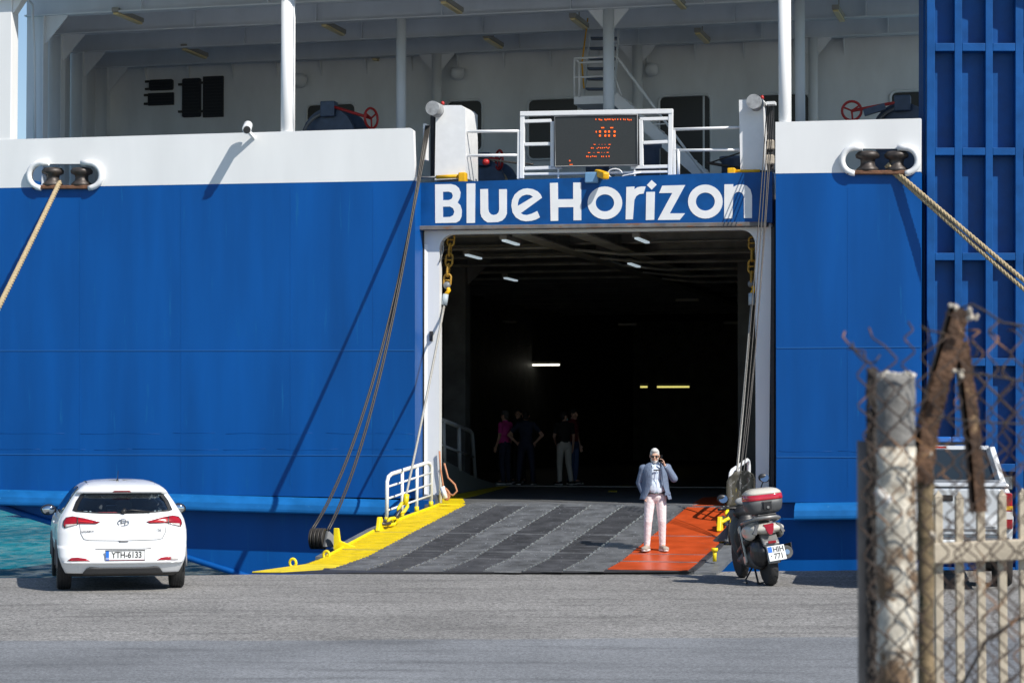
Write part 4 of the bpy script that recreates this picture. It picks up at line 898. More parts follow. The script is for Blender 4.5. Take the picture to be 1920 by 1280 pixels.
MB().box(px0 - .255, px0 + .255, -.0375, -.0352, pz - .063, pz - .057).build('dealer_strip', M('dealer red print', (.35, .05, .10), .5), pl)
# badges
c = (0, rear_y(0, .92) - .012, .92); MB().tube([(.072 * math.cos(a * math.pi / 16), c[1], .92 + .044 * math.sin(a * math.pi / 16)) for a in range(32)], .008, 8, True).build('badge', m_chrome, car)
hb = MB(); y_ = c[1]
for a, b in (((-.035, -.03), (-.018, .034)), ((.018, -.034), (.035, .03))): hb.bar((a[0], y_, .92 + a[1]), (b[0], y_, .92 + b[1]), .01, .016, up=(1, 0, 0))
hb.tube([(-.03, y_, .912), (0, y_, .922), (.03, y_, .93)], .008, 6); hb.build('badge_letter', m_chrome, car)
put_text('HYUNDAI', .034, -.47, rear_y(-.47, .805) - .006, .805, M('dark chrome', (.10, .10, .11), .25, .9), car, 1.1); put_text('i20', .048, .475, rear_y(.475, .815) - .006, .815, m_chrome, car, 1.1)
# spoiler lamp, aerial, roof trims
patch('high_brake_light', [(-.135, 1.324), (.115, 1.324), (.095, 1.342), (-.115, 1.342)], .012, M('dark red lens', (.22, .01, .015), .15, coat=.6), car, .012)
ae = MB().lathe([(.028, 0), (.016, .02), (.009, .035)], (-.04, .88, 1.452), (0, 0, 1), 12).build('aerial', m_black, car); MB().tube([(-.04, .88, 1.48), (-.035, .76, 1.60)], .0035, 6).build('aerial_rod', m_black, ae)
for s in (-1, 1):
    MB().tube([(s * (lerp_tab(CT, z)[0] * k), y, z + .008) for y, z, k in ((.62, 1.405, .86), (.8, 1.42, .92), (1.4, 1.43, .95), (2.0, 1.42, .9))], .012, 6).build('roof_strip', m_black, car)
    sw = patch('side_window', sidewin if s > 0 else sidewin[::-1], .004, m_glass, car, .004, .06, side=s)
    for yb in (.60, 1.55): MB().bar((s * (lerp_tab(CT, 1.04)[0] + .006), yb, 1.03), (s * (lerp_tab(CT, 1.36)[0] + .006), yb + .08, 1.36), .012, .09, up=(0, 1, 0)).build('window_pillar', m_black, sw)
    mr = MB().ell((s * .93, 2.55, 1.01), (.11, .07, .08)).build('door_mirror', m_black, car); MB().ell((s * .93, 2.495, 1.01), (.09, .025, .063)).build('mirror_glass', M('mirror glass', (.6, .65, .68), .05, 1), mr); MB().bar((s * .80, 2.6, .98), (s * .90, 2.57, 1.0), .05, .04).build('mirror_arm', m_black, mr)
    MB().tube([(s * .872, 1.25, .88), (s * .885, 1.33, .89), (s * .872, 1.42, .88)], .018, 8).build('door_handle', m_cpaint, car)
    MB().tube([(s * (lerp_tab(CT, z)[0] + .001), y, z) for y, z in ((1.35, .30), (1.30, .6), (1.22, .80), (1.1, 1.0))], .005, 5).build('door_gap', m_gap_shade, car)
# wheels
for s in (-1, 1):
    for y in (.70, 3.27):
        xo = s * .855; w = MB().lathe([(.20, 0), (.285, .0), (.302, .012), (.308, .04), (.308, .15), (.302, .178), (.285, .19), (.20, .19)], (xo, y, .308), (-s, 0, 0), 36).build('wheel', m_tyre, car)
        MB().lathe([(.20, .0), (.19, .02), (.05, .03), (.04, .01)], (xo, y, .308), (-s, 0, 0), 24).build('rim', m_rim, w)
        gr = MB(); 
        for q in (.045, .075, .115, .145): gr.lathe([(.3085, q), (.3095, q + .004), (.3085, q + .008)], (xo, y, .308), (-s, 0, 0), 36)
        gr.build('tread_groove', m_black, w)
        wa = MB(); wa.tube([(s * .866, y + .36 * math.cos(a), .31 + .36 * math.sin(a)) for a in [math.pi * k / 14 for k in range(15)]], .012, 6); wa.build('arch_lip', m_gap_shade, car)
        MB().lathe([(.355, 0), (.355, .012)], (s * .866, y, .31), (s, 0, 0), 30).build('wheel_arch', m_black, car) if False else None
# cabin seen through the glass
cab = MB().box(-.62, .62, .45, 2.9, .5, .72).build('cabin_floor', m_black, car)
for x in (-.36, .36):
    st_ = MB(); st_.ell((x, 1.85, .95), (.24, .11, .36)); st_.ell((x, 1.82, 1.245), (.135, .055, .10)); st_.build('front_seat', m_seat, car)
for x in (-.40, .05, .42):
    st_ = MB(); st_.ell((x, .98, .86), (.25, .10, .26)); st_.ell((x, .93, 1.125), (.12, .05, .075)); st_.build('rear_seat', m_seat, car)
MB().box(-.66, .66, 2.45, 2.95, .75, 1.0).build('dashboard', m_black, car, .05); MB().box(-.60, .60, .34, .85, .93, .95).build('parcel_shelf', m_black, car)
MB().box(-.34, -.05, .36, .52, .955, 1.05).build('red_bag', M('red cloth', (.5, .05, .05), .7, var=.3, scale=14), car, .03); MB().box(-.44, -.37, .36, .44, .955, 1.035).build('orange_box', m_amber, car, .01)
mb = MB(); rr_ = []
for z in (1.05, 1.15, 1.25, 1.365):
    w, yr, yf, a = lerp_tab(CT, z); rr_.append([(w * .92 * c, yf - .5 * (1 - (1 - abs(c * .92) ** 3) ** (1 / 3)) + .004, z) for c in [-1 + k / 8 for k in range(17)]])
mb.add([p for r in rr_ for p in r], [(i*17+k, i*17+k+1, (i+1)*17+k+1, (i+1)*17+k) for i in range(3) for k in range(16)], True); mb.build('windscreen', m_glass, car)
MB().box(-.11, .11, 2.25, 2.29, 1.30, 1.355).build('rear_view_mirror', m_black, car, .01)
# ================================================================== parked motor scooter
sc = empty('motor_scooter', (0, 0, 0), (0, 0, 0), 'cream scooter with a grey and red top box leaning on its side stand', 'scooter')
p = G(1445, 1097); sc.location = (p.x, p.y, 0); sc.rotation_euler = Euler((0, rad(-8), 0)).to_matrix().to_4x4().to_euler()
sc.rotation_euler = (Matrix.Rotation(rad(8.5), 3, 'Z') @ Matrix.Rotation(rad(-6), 3, 'Y')).to_euler()
m_scw = M('cream scooter paint', (.56, .53, .46), .3, coat=.5, var=.06, scale=6)
m_scg = M('grey scooter plastic', (.085, .088, .092), .5, var=.15, scale=10, bump=.05, bscale=200)
m_scb = M('black scooter plastic', (.018, .018, .02), .4, var=.2, scale=10)
m_eng = M('engine alloy', (.09, .088, .085), .5, .5, var=.4, scale=14)
m_silv = M('silver grab rail', (.24, .24, .235), .4, .4)
def bl(name, fn, mat, parent=sc, voxel=.012, smooth=5):
    mb = MB(); fn(mb); return link(name, blob(mb, voxel, smooth), mat, parent)
def capsule(mb, a, b, ra, rb=None, n=12):
    rb = ra if rb is None else rb; a = Vector(a); b = Vector(b); d = (b - a).normalized(); L_ = (b - a).length; pts = []; rs = []
    for i in range(5): t = math.pi / 2 * (1 - i / 4); pts.append(a - d * ra * math.sin(t)); rs.append(max(.001, ra * math.cos(t)))
    for i in range(5): t = math.pi / 2 * i / 4; pts.append(b + d * rb * math.sin(t)); rs.append(max(.001, rb * math.cos(t)))
    mb.tube(pts, rs, n)
def wheel2(y, r, w, nm):
    o = MB().lathe([(r * .68, -w * .42), (r * .86, -w * .5), (r * .96, -w * .38), (r, -w * .15), (r, w * .15), (r * .96, w * .38), (r * .86, w * .5), (r * .68, w * .42)], (0, y, r), (1, 0, 0), 36).build(nm, m_tyre, sc)
    mb = MB(); mb.lathe([(r * .68, -w * .36), (r * .62, -w * .3), (r * .62, w * .3), (r * .68, w * .36)], (0, y, r), (1, 0, 0), 30)
    for k in range(5): a = 2 * math.pi * k / 5; mb.bar((0, y, r), (0, y + r * .64 * math.cos(a), r + r * .64 * math.sin(a)), .03, .03)
    mb.build('rim', m_eng, o); g = MB()
    for k in range(40):
        a = 2 * math.pi * k / 40; s = 1 if k % 2 else -1; g.bar((s * w * .05, y + r * 1.001 * math.cos(a), r + r * 1.001 * math.sin(a)), (s * w * .40, y + r * .965 * math.cos(a + .16), r + r * .965 * math.sin(a + .16)), .008, .008)
    tag(g.build('tread_groove', m_black, o), kind='stuff')
wheel2(.0, .285, .14, 'rear_wheel'); wheel2(1.52, .30, .115, 'front_wheel')
def f(mb): capsule(mb, (-.10, .05, .30), (-.11, .62, .34), .085, .12); mb.ell((-.13, .35, .36), (.09, .22, .12)); capsule(mb, (-.10, .6, .33), (.06, .75, .36), .1)
bl('engine', f, m_eng)
def f(mb): mb.ell((-.10, -.02, .45), (.13, .25, .20)); capsule(mb, (-.08, .35, .52), (-.06, .1, .55), .1)
bl('belt_cover', f, m_scb)
ex = MB().lathe([(.03, .0), (.06, .02), (.082, .06), (.085, .42), (.07, .50), (.03, .55)], (.215, -.20, .44), (-.02, 1, -.14), 26).build('exhaust', m_scb, sc); MB().lathe([(.086, 0), (.09, .02), (.086, .05)], (.215, -.205, .441), (-.02, 1, -.14), 26).build('exhaust_ring', m_eng, ex)
MB().lathe([(.035, -.03), (.04, 0), (.03, .02)], (.215, -.20, .44), (-.02, 1, -.14), 18).build('exhaust_tip', m_chrome, ex); MB().bar((.30, -.16, .50), (.30, .22, .45), .012, .12).build('heat_shield', m_eng, ex, .02)
for s in (-1, 1): MB().tube([(s * .15, -.02, .30), (s * .15, .06, .72)], .022, 10).build('shock_absorber', m_black, sc)
# mudguard, plate bracket, plate
def f(mb): mb.bar((0, -.02, .78), (0, -.27, .56), .22, .05); mb.bar((0, -.24, .62), (0, -.33, .32), .17, .03); capsule(mb, (-.06, .1, .66), (.06, .1, .66), .08)
bl('mudguard', f, m_silv, voxel=.011)
pl2 = empty('plate_holder'); pl2.parent = sc; pl2.location = (.04, -.345, .455); pl2.rotation_euler = (rad(-14), rad(-3), 0)
pt = MB().box(-.118, .118, -.006, .004, -.10, .10).build('number_plate', m_plate, pl2, .004); 
MB().box(-.112, -.055, -.0085, -.005, .015, .092).build('country_band', m_pblue, pl2)
put_text('HIH', .105, .03, -.0085, .045, m_ink, pl2, .85); put_text('771', .105, .02, -.0085, -.045, m_ink, pl2, .85); put_text('P', .03, -.08, -.0085, -.035, m_ink, pl2)
MB().box(-.05, .06, -.31, -.29, .585, .62).build('rear_reflector', m_lred, sc, .005)
# tail body
def f(mb):
    mb.ell((0, .12, .775), (.262, .33, .085)); mb.ell((0, -.11, .775), (.245, .15, .078)); mb.ell((-.195, .14, .715), (.055, .33, .10)); mb.ell((.195, .14, .715), (.055, .33, .10))
bl('tail_fairing', f, m_scw, voxel=.013)
def f(mb): mb.ell((0, .10, .62), (.17, .30, .10)); capsule(mb, (-.17, .3, .60), (-.16, .85, .42), .06, .05); capsule(mb, (.17, .3, .60), (.16, .85, .42), .06, .05); mb.ell((0, .5, .52), (.17, .3, .16))
bl('inner_arch', f, m_scb, voxel=.014)
tl2 = MB().prism([(-.075, 0, .835), (.075, 0, .845), (.055, -.035, .76), (.025, -.05, .70), (-.02, -.05, .70), (-.05, -.03, .76)], (0, -.235, .0), (0, -.16, .0)).build('tail_light', m_lred, sc, .01)
for s in (-1, 1): MB().prism([(s * .12, 0, .845), (s * .17, .02, .835), (s * .225, .0, .72), (s * .18, -.02, .70)], (0, -.215, 0), (0, -.12, 0)).build('indicator', M('smoked lens', (.14, .135, .13), .2, coat=.3), sc, .01)
MB().tube([(-.20, .42, .83), (-.215, .15, .865), (-.19, -.08, .90), (-.12, -.19, .925), (.12, -.19, .925), (.19, -.08, .90), (.215, .15, .865), (.20, .42, .83)], .026, 10).build('grab_rail', m_silv, sc)
MB().bar((0, .1, .86), (0, -.15, .95), .16, .06).build('rack', m_silv, sc, .01); MB().box(-.13, .13, -.20, .14, .945, .975).build('rack_plate', m_scb, sc, .01)
def f(mb): mb.ell((0, .42, .80), (.16, .34, .07)); mb.ell((0, .75, .78), (.13, .2, .08)); capsule(mb, (0, .3, .78), (0, .85, .72), .12, .1)
bl('seat', f, m_scb)
# top box: two shells and a red band
def shell(z0, z1, prof, mat, name, parent, n=40):
    mb = MB(); vs = []
    for z, sx, sy, yo in prof:
        for k in range(n):
            a = 2 * math.pi * k / n; ca, sa = math.cos(a), math.sin(a); e = .55
            vs.append((sx * math.copysign(abs(ca) ** e, ca), yo + sy * math.copysign(abs(sa) ** e, sa), z))
    m = len(prof); mb.add(vs, [(i*n+k, i*n+(k+1)%n, (i+1)*n+(k+1)%n, (i+1)*n+k) for i in range(m-1) for k in range(n)], True); mb.f.append(tuple(range(n))[::-1]); mb.f.append(tuple(range((m-1)*n, m*n))); mb.sm += [False, True]
    return mb.build(name, mat, parent)
tb = shell(0, 0, [(.975, .15, .13, -.03), (.985, .19, .16, -.03), (1.03, .235, .19, -.03), (1.10, .252, .205, -.03), (1.165, .256, .21, -.03)], m_scg, 'top_box', sc)
shell(0, 0, [(1.160, .259, .213, -.03), (1.175, .262, .216, -.03), (1.225, .256, .21, -.03), (1.235, .252, .206, -.03)], M('red reflector band', (.45, .01, .03), .15, coat=.8, var=.2, scale=10), 'box_band', tb)
shell(0, 0, [(1.235, .253, .207, -.03), (1.265, .238, .193, -.03), (1.295, .20, .16, -.03), (1.312, .14, .11, -.02), (1.316, .05, .04, -.02)], m_scw, 'box_lid', tb)
MB().box(-.05, .065, -.258, -.235, 1.03, 1.145).build('box_latch', m_scb, tb, .008); MB().lathe([(.018, 0), (.018, .012)], (.01, -.258, 1.065), (0, -1, 0), 14).build('box_lock', m_silv, tb); MB().box(-.06, .075, -.25, -.235, 1.12, 1.15).build('latch_lip', m_scg, tb, .006)
# front: legshield, side panels, bars, screen
def f(mb): mb.ell((0, 1.10, .62), (.23, .10, .36)); mb.ell((0, 1.18, .92), (.19, .14, .14)); capsule(mb, (-.12, .95, .30), (-.1, .45, .30), .06); capsule(mb, (.12, .95, .30), (.1, .45, .30), .06)
bl('leg_shield', f, m_scg)
def f(mb): mb.ell((0, .92, .62), (.21, .10, .30)); mb.ell((0, 1.0, .95), (.17, .12, .10)); mb.box(-.18, .18, .45, 1.0, .27, .32)
bl('inner_shield', f, m_scb)
MB().bar((-.225, .30, .30), (-.215, .55, .78), .03, .10, up=(0, 1, 0)).build('side_panel', m_scw, sc, .01); MB().bar((-.245, .33, .40), (-.235, .5, .70), .012, .03, up=(0, 1, 0)).build('panel_slot', m_scb, sc)
hb_ = MB().tube([(-.33, .95, 1.03), (-.25, 1.0, 1.03), (0, 1.08, 1.0), (.25, 1.0, 1.03), (.36, .95, 1.03)], .018, 8).build('handlebar', m_scb, sc)
for s in (-1, 1):
    MB().tube([(s * .26, .99, 1.03), (s * .385, .92, 1.03)], .022, 10).build('grip', m_scb, hb_); MB().tube([(s * .20, 1.05, 1.05), (s * .38, 1.02, 1.06)], .009, 6).build('brake_lever', m_silv, hb_)
for x, z, y, rt in ((-.30, 1.165, .95, -.35), (.34, 1.385, 1.05, .35)):
    s = 1 if x > 0 else -1; mi = MB().tube([(s * .20, 1.05, 1.03), (x * .9, y + .04, z - .10), (x, y + .02, z - .03)], .009, 6).build('mirror', m_scb, sc)
    R = Euler((rad(8), rt * s, 0)).to_matrix(); MB().ell((x, y, z), (.085, .03, .062), rot=R).build('mirror_shell', m_scb, mi); MB().lathe([(.058, 0), (.060, .004), (.058, .008)], (x, y - .026, z), (-.25, -1, .42), 22).build('mirror_glass', M('mirror glass', (.6, .65, .68), .05, 1), mi)
m_ws = glassmat('dusty smoked screen', (.55, .50, .40), .25)
def dusty():
    m = bpy.data.materials.new('dusty screen'); m.use_nodes = True; n = m.node_tree.nodes; l = m.node_tree.links; b = n['Principled BSDF']
    b.inputs['Base Color'].default_value = (.125, .118, .095, 1); b.inputs['Roughness'].default_value = .3
    tc = n.new('ShaderNodeTexCoord'); mp = n.new('ShaderNodeMapping'); mp.inputs['Scale'].default_value = (9, 9, 3); mp.inputs['Rotation'].default_value = (0, .4, 0); l.new(tc.outputs['Object'], mp.inputs[0]); t = n.new('ShaderNodeTexNoise'); t.inputs['Scale'].default_value = 2; t.inputs['Detail'].default_value = 5; l.new(mp.outputs[0], t.inputs[0])
    r = n.new('ShaderNodeMapRange'); r.inputs[1].default_value = .35; r.inputs[2].default_value = .65; r.inputs[3].default_value = .62; r.inputs[4].default_value = .97; l.new(t.outputs[0], r.inputs[0]); l.new(r.outputs[0], b.inputs['Alpha']); return m
wsm = MB(); vs = []; nz = 8; nx = 9
for i in range(nz + 1):
    t = i / nz; z = 1.00 + .52 * t; hw = .19 + .02 * math.sin(t * 3) if t < .75 else .205 * (1 - ((t - .75) / .25) ** 2 * .55)
    for k in range(nx + 1): a = -1 + 2 * k / nx; vs.append((hw * a, 1.30 - .26 * t - .09 * a * a, z))
wsm.add(vs, [(i*(nx+1)+k, i*(nx+1)+k+1, (i+1)*(nx+1)+k+1, (i+1)*(nx+1)+k) for i in range(nz) for k in range(nx)], True); ws = wsm.build('windscreen', dusty(), sc); md = ws.modifiers.new('solid', 'SOLIDIFY'); md.thickness = .004
ins = MB().ell((-.02, 1.05, 1.10), (.09, .04, .055)).build('instrument_cowl', M('instrument glass', (.30, .31, .32), .08, coat=1), sc)
# stands and cables
MB().tube([(-.10, .42, .26), (-.24, .36, .085), (-.25, .30, .035)], .012, 7).build('side_stand', m_scb, sc)
mb = MB(); mb.tube([(-.12, .30, .24), (-.13, .14, .03)], .014, 7); mb.tube([(.10, .30, .24), (.10, .14, .06)], .014, 7); mb.tube([(-.13, .14, .03), (.10, .14, .05)], .012, 7); mb.build('centre_stand', m_scb, sc)
# ================================================================== silver pick-up behind the fence
m_sil = M('silver car paint', (.56, .58, .60), .3, .15, coat=.6, var=.03)
pk = empty('pickup_truck', (0, 0, 0), (0, 0, rad(-9.5)), 'silver pick-up with a red and blue roof light bar seen through the wire fence', 'truck')
q = G(1769, 1106); pk.location = (q.x, q.y, 0)
def taper(mb, x, y0, y1, z0, z1, xt, y0t, y1t): mb.hexa([(-x, y0, z0), (x, y0, z0), (x, y1, z0), (-x, y1, z0)], [(-xt, y0t, z1), (xt, y0t, z1), (xt, y1t, z1), (-xt, y1t, z1)]); return mb
bd = MB(); taper(bd, .88, .05, 1.7, .55, 1.0, .91, .04, 1.7); taper(bd, .91, .04, 1.7, 1.0, 1.34, .85, .06, 1.7); bed = bd.build('cargo_bed', m_sil, pk, .05)
tg = MB(); taper(tg, .74, 0, .05, .72, 1.32, .74, .01, .06); tg = tg.build('tailgate', m_sil, pk, .02); MB().box(-.13, .13, -.008, .012, 1.16, 1.24).build('tailgate_handle', m_black, tg, .01); MB().box(-.74, .74, -.006, .03, .77, .80).build('tailgate_crease', m_gap_shade, tg)
tc_ = MB(); taper(tc_, .86, .04, 1.66, 1.345, 1.40, .83, .06, 1.66); tc_.build('bed_cover', m_sil, pk, .02)
for x0, w in ((.46, .22), ): MB().box(x0, x0 + w, -.012, .004, .83, .98).build('sticker', M('white sticker', (.78, .79, .8), .4), tg); 
MB().box(.46, .50, -.014, -.011, .83, .98).build('sticker_band', m_pblue, tg)
for s in (-1, 1):
    tl3 = MB().box(s * .825 - .065, s * .825 + .065, -.01, .2, .80, 1.27).build('tail_light', m_lred, pk, .02); MB().box(s * .825 - .067, s * .825 + .067, -.013, .0, .93, 1.03).build('reversing_lens', m_lclear, tl3); MB().box(s * .825 - .067, s * .825 + .067, -.013, .0, 1.05, 1.10).build('indicator_lens', m_amber, tl3)
    mr = MB().box(s * .98 - .1, s * .98 + .1, 3.3, 3.42, 1.20, 1.42).build('door_mirror', m_black, pk, .04); MB().box(s * .98 - .08, s * .98 + .08, 3.285, 3.302, 1.225, 1.40).build('mirror_glass', M('mirror glass', (.6, .65, .68), .05, 1), mr); MB().bar((s * .82, 3.4, 1.22), (s * .95, 3.36, 1.25), .06, .05).build('mirror_arm', m_black, mr)
    for y in (.95, 4.1):
        w = MB().lathe([(.22, 0), (.34, .0), (.365, .03), (.37, .06), (.37, .19), (.365, .22), (.34, .25), (.22, .25)], (s * .92, y, .37), (-s, 0, 0), 34).build('wheel', m_tyre, pk); MB().lathe([(.22, .02), (.2, .05), (.06, .06), (.05, .02)], (s * .92, y, .37), (-s, 0, 0), 24).build('rim', m_rim, w)
MB().box(-.86, .86, -.12, .08, .52, .69).build('rear_bumper', M('bumper grey', (.10, .10, .105), .45), pk, .03); MB().box(-.26, .26, -.135, -.118, .555, .665).build('number_plate', m_plate, pk, .004)
MB().box(-.7, .7, .3, 5.0, .38, .56).build('chassis', m_black, pk)
cb_ = MB(); taper(cb_, .90, 1.72, 5.1, .55, 1.08, .89, 1.72, 5.05); taper(cb_, .89, 1.72, 3.95, 1.08, 1.30, .86, 1.74, 3.75); cb_.build('cab', m_sil, pk, .06)
rf_ = MB(); taper(rf_, .70, 1.98, 3.1, 1.80, 1.86, .62, 2.1, 3.0); rf_.build('roof', m_sil, pk, .03)
for s in (-1, 1):
    MB().bar((s * .84, 1.76, 1.29), (s * .69, 2.0, 1.82), .09, .14).build('roof_pillar', m_sil, pk, .01); MB().bar((s * .84, 3.74, 1.29), (s * .69, 3.08, 1.82), .06, .09).build('roof_pillar', m_sil, pk, .01)
m_tint = M('tinted glass', (.02, .028, .035), .05, coat=.5)
MB().hexa([(-.80, 1.77, 1.30), (.80, 1.77, 1.30), (.80, 1.79, 1.30), (-.80, 1.79, 1.30)], [(-.66, 2.0, 1.81), (.66, 2.0, 1.81), (.66, 2.02, 1.81), (-.66, 2.02, 1.81)]).build('rear_window', m_tint, pk)
MB().hexa([(-.83, 1.85, 1.30), (.83, 1.85, 1.30), (.83, 3.7, 1.30), (-.83, 3.7, 1.30)], [(-.67, 2.05, 1.80), (.67, 2.05, 1.80), (.67, 3.05, 1.80), (-.67, 3.05, 1.80)]).build('side_glass', m_tint, pk)
lbx = MB().box(-.58, .58, 2.35, 2.65, 1.875, 1.90).build('light_bar', m_black, pk, .01)
for i, (a, b, mm) in enumerate(((-.58, -.2, m_lred), (-.195, .18, M('blue lamp lens', (.02, .13, .45), .15, coat=.6)), (.185, .58, M('blue lamp lens', (.02, .13, .45))))): MB().box(a, b, 2.36, 2.64, 1.902, 1.985).build('light_bar_lens', mm, lbx, .02)
MB().box(-.30, .1, 1.985, 2.0, 1.825, 1.855).build('roof_marking', m_lred, pk)
# ================================================================== people
m_skin = M('sunned skin', (.58, .34, .24), .5, var=.08, scale=8)
m_skin2 = M('skin', (.55, .31, .22), .5, var=.08, scale=8)
m_hairw = M('white hair', (.62, .61, .58), .7, var=.2, scale=60, bump=.5, bscale=120)
m_hairb = M('dark hair', (.018, .014, .012), .6, var=.3, scale=60, bump=.4, bscale=120)
m_hairg = M('greying hair', (.10, .095, .09), .7, var=.3, scale=60)
def v3(*a): return Vector(a)
def hand(mb, wrist, d, palm, curl=.5, r=.0092, ln=.078):
    d = Vector(d).normalized(); pn = Vector(palm); pn = (pn - d * pn.dot(d)).normalized(); s = d.cross(pn)
    w = Vector(wrist); c = w + d * .05
    for k in (-.024, 0, .024): capsule(mb, w + s * k * .6, w + d * .078 + s * k, .016, .014, 8)
    for i, (k, l) in enumerate(((-.031, .82), (-.011, .98), (.011, 1.0), (.030, .86))):
        a = w + d * .085 + s * k; q = a; dd = d.copy()
        for j, fl in enumerate((.46, .32, .24)):
            dd = (dd * math.cos(curl * (.55 + .25 * j)) + pn * math.sin(curl * (.55 + .25 * j))).normalized(); e = q + dd * ln * l * fl; capsule(mb, q, e, r * (1 - .08 * j), r * (.92 - .08 * j), 7); q = e
    a = w + d * .02 - s * .026; t1 = a + (d * .6 - s * .8 + pn * .3).normalized() * .042; t2 = t1 + (d * .85 - s * .25 + pn * .45).normalized() * .035; capsule(mb, a, t1, .0125, .011, 7); capsule(mb, t1, t2, .011, .009, 7)
J0 = dict(head=(0, -.01, 1.635), neck=(0, .005, 1.50), chest=(0, .0, 1.30), waist=(0, -.005, 1.08), pelvis=(0, .005, .96),
          shl=(-.185, .01, 1.425), shr=(.185, .01, 1.425), ell=(-.235, .03, 1.145), elr=(.235, .03, 1.145), wrl=(-.245, -.05, .90), wrr=(.245, -.05, .90),
          hil=(-.095, 0, .92), hir=(.095, 0, .92), knl=(-.115, -.015, .50), knr=(.115, -.015, .50), anl=(-.125, .03, .09), anr=(.125, .03, .09), tol=(-.16, -.14, .035), tor=(.16, -.14, .035))
def person(label, loc, yaw, height, joints, shirt, trousers, shoes, hair, skin, group=None, belly=0, handdir={}, voxel=.011, long_sleeve=False, polo=True, head_turn=0, head_tilt=0, narrow=1.0, shoe=1.0):
    J = {k: Vector(x) for k, x in {**J0, **joints}.items()}
    p = empty('person', loc, (0, 0, yaw), label, 'person', group); sc_ = height / 1.765; p.scale = (sc_,) * 3
    mb = MB(); h = J['head']; HR = Matrix.Rotation(head_turn, 3, 'Z') @ Matrix.Rotation(head_tilt, 3, 'X')
    def hp(x, y, z): return h + HR @ Vector((x, y, z))
    mb.ell(hp(0, .012, .028), (.076, .094, .10), rot=HR); mb.ell(hp(0, -.022, -.035), (.060, .068, .085), rot=HR); mb.ell(hp(0, -.055, -.10), (.034, .03, .026), rot=HR)   # skull, face, chin
    capsule(mb, hp(0, -.088, .018), hp(0, -.108, -.025), .010, .0155, 8); mb.ell(hp(0, -.083, .03), (.052, .016, .012), rot=HR)                                                      # nose, brow
    for s in (-1, 1): mb.ell(hp(s * .080, .008, -.005), (.012, .022, .034), rot=HR); mb.ell(hp(s * .038, -.066, -.028), (.022, .02, .024), rot=HR)
    mb.ell(hp(0, -.085, -.066), (.026, .012, .008), rot=HR)
    capsule(mb, J['neck'] + v3(0, .01, -.05), h + v3(0, .015, -.06), .062, .056)
    def trunk(b, g, nw=1.0):
        b.ell(J['chest'], (.165 + g, .105 + g, .20 + g)); b.ell(J['chest'] + v3(0, 0, .06), (.19 * (.5 + nw / 2) + g, .10 + g, .11 + g)); b.ell(J['waist'] + v3(0, -belly * .5, 0), (.145 + g + belly * .5, .10 + g + belly, .17 + g)); b.ell(J['pelvis'], (.160 + g, .108 + g, .12 + g))
        capsule(b, Vector((J['shl'].x * nw, J['shl'].y, J['shl'].z - (1 - nw) * .12)), Vector((J['shr'].x * nw, J['shr'].y, J['shr'].z - (1 - nw) * .12)), .066 + g); capsule(b, J['shl'] * 1 + v3(.03 + .08 * (1 - nw), 0, -.06 * (1 - nw)), J['neck'] + v3(0, 0, -.01), .05 + g * .5, .058 + g * .4); capsule(b, J['shr'] - v3(.03 + .08 * (1 - nw), 0, .06 * (1 - nw)), J['neck'] + v3(0, 0, -.01), .05 + g * .5, .058 + g * .4)
    trunk(mb, -.008, narrow)
    for s in 'lr':
        capsule(mb, J['sh' + s], J['el' + s], .050, .040); capsule(mb, J['el' + s], J['wr' + s], .040, .027)
        d, pm, cu = handdir.get(s, ((J['wr' + s] - J['el' + s]), (1 if s == 'l' else -1, -.2, 0), .35)); hand(mb, J['wr' + s], d, pm, cu)
        capsule(mb, J['hi' + s], J['kn' + s], .078, .052); capsule(mb, J['kn' + s], J['an' + s], .054, .036); capsule(mb, J['an' + s], J['to' + s], .038, .03)
    link('body', blob(mb, min(voxel, .0085), 3), skin, p)
    # shirt
    mb = MB(); trunk(mb, .008, narrow)
    for s in 'lr':
        a, b, w = J['sh' + s], J['el' + s], J['wr' + s]
        if long_sleeve: capsule(mb, a, b, .064, .052); capsule(mb, b, b.lerp(w, .96), .052, .038)
        elif narrow == 1: capsule(mb, a, a.lerp(b, .62), .064, .058)
    if polo: mb.lathe([(.074, -.02), (.070, .02), (.066, .045)], J['neck'] + v3(0, .004, -.01), (0, -.1, 1), 18)
    sh = None
    if shirt: sh = link('shirt', blob(mb, voxel, 4), shirt, p)
    # trousers
    mb = MB(); mb.ell(J['pelvis'] + v3(0, 0, -.01), (.172, .122, .13)); mb.box(J['pelvis'].x - .12, J['pelvis'].x + .12, -.08, .09, J['pelvis'].z - .02, J['pelvis'].z + .08)
    for s in 'lr':
        capsule(mb, J['hi' + s], J['kn' + s], .098, .074); capsule(mb, J['kn' + s], J['an' + s] + v3(0, 0, .015), .072, .056); capsule(mb, J['hi' + s], v3(0, .02, .87), .09, .06)
    link('trousers', blob(mb, voxel, 4), trousers, p)
    for s in 'lr':
        a, t = J['an' + s], J['to' + s]; d = (t - a); d.z = 0; d.normalize(); t = t + d * .08 * (shoe - 1); mb = MB()
        capsule(mb, v3(a.x, a.y, .055) - d * .035, v3(t.x, t.y, .042), .044 * shoe, .036 * shoe); capsule(mb, v3(a.x, a.y, .06), v3(a.x, a.y, .10), .045, .043); capsule(mb, v3(t.x, t.y, .04) + d.cross(v3(0, 0, 1)) * .018, v3(t.x, t.y, .04) - d.cross(v3(0, 0, 1)) * .018, .035 * shoe)
        so = link('shoe', blob(mb, .009, 4), shoes, p); mb = MB(); e = d.cross(v3(0, 0, 1)) * shoe; q0 = v3(a.x, a.y, 0) - d * .08; q1 = v3(t.x, t.y, 0) + d * .045; mid = q0.lerp(q1, .55)
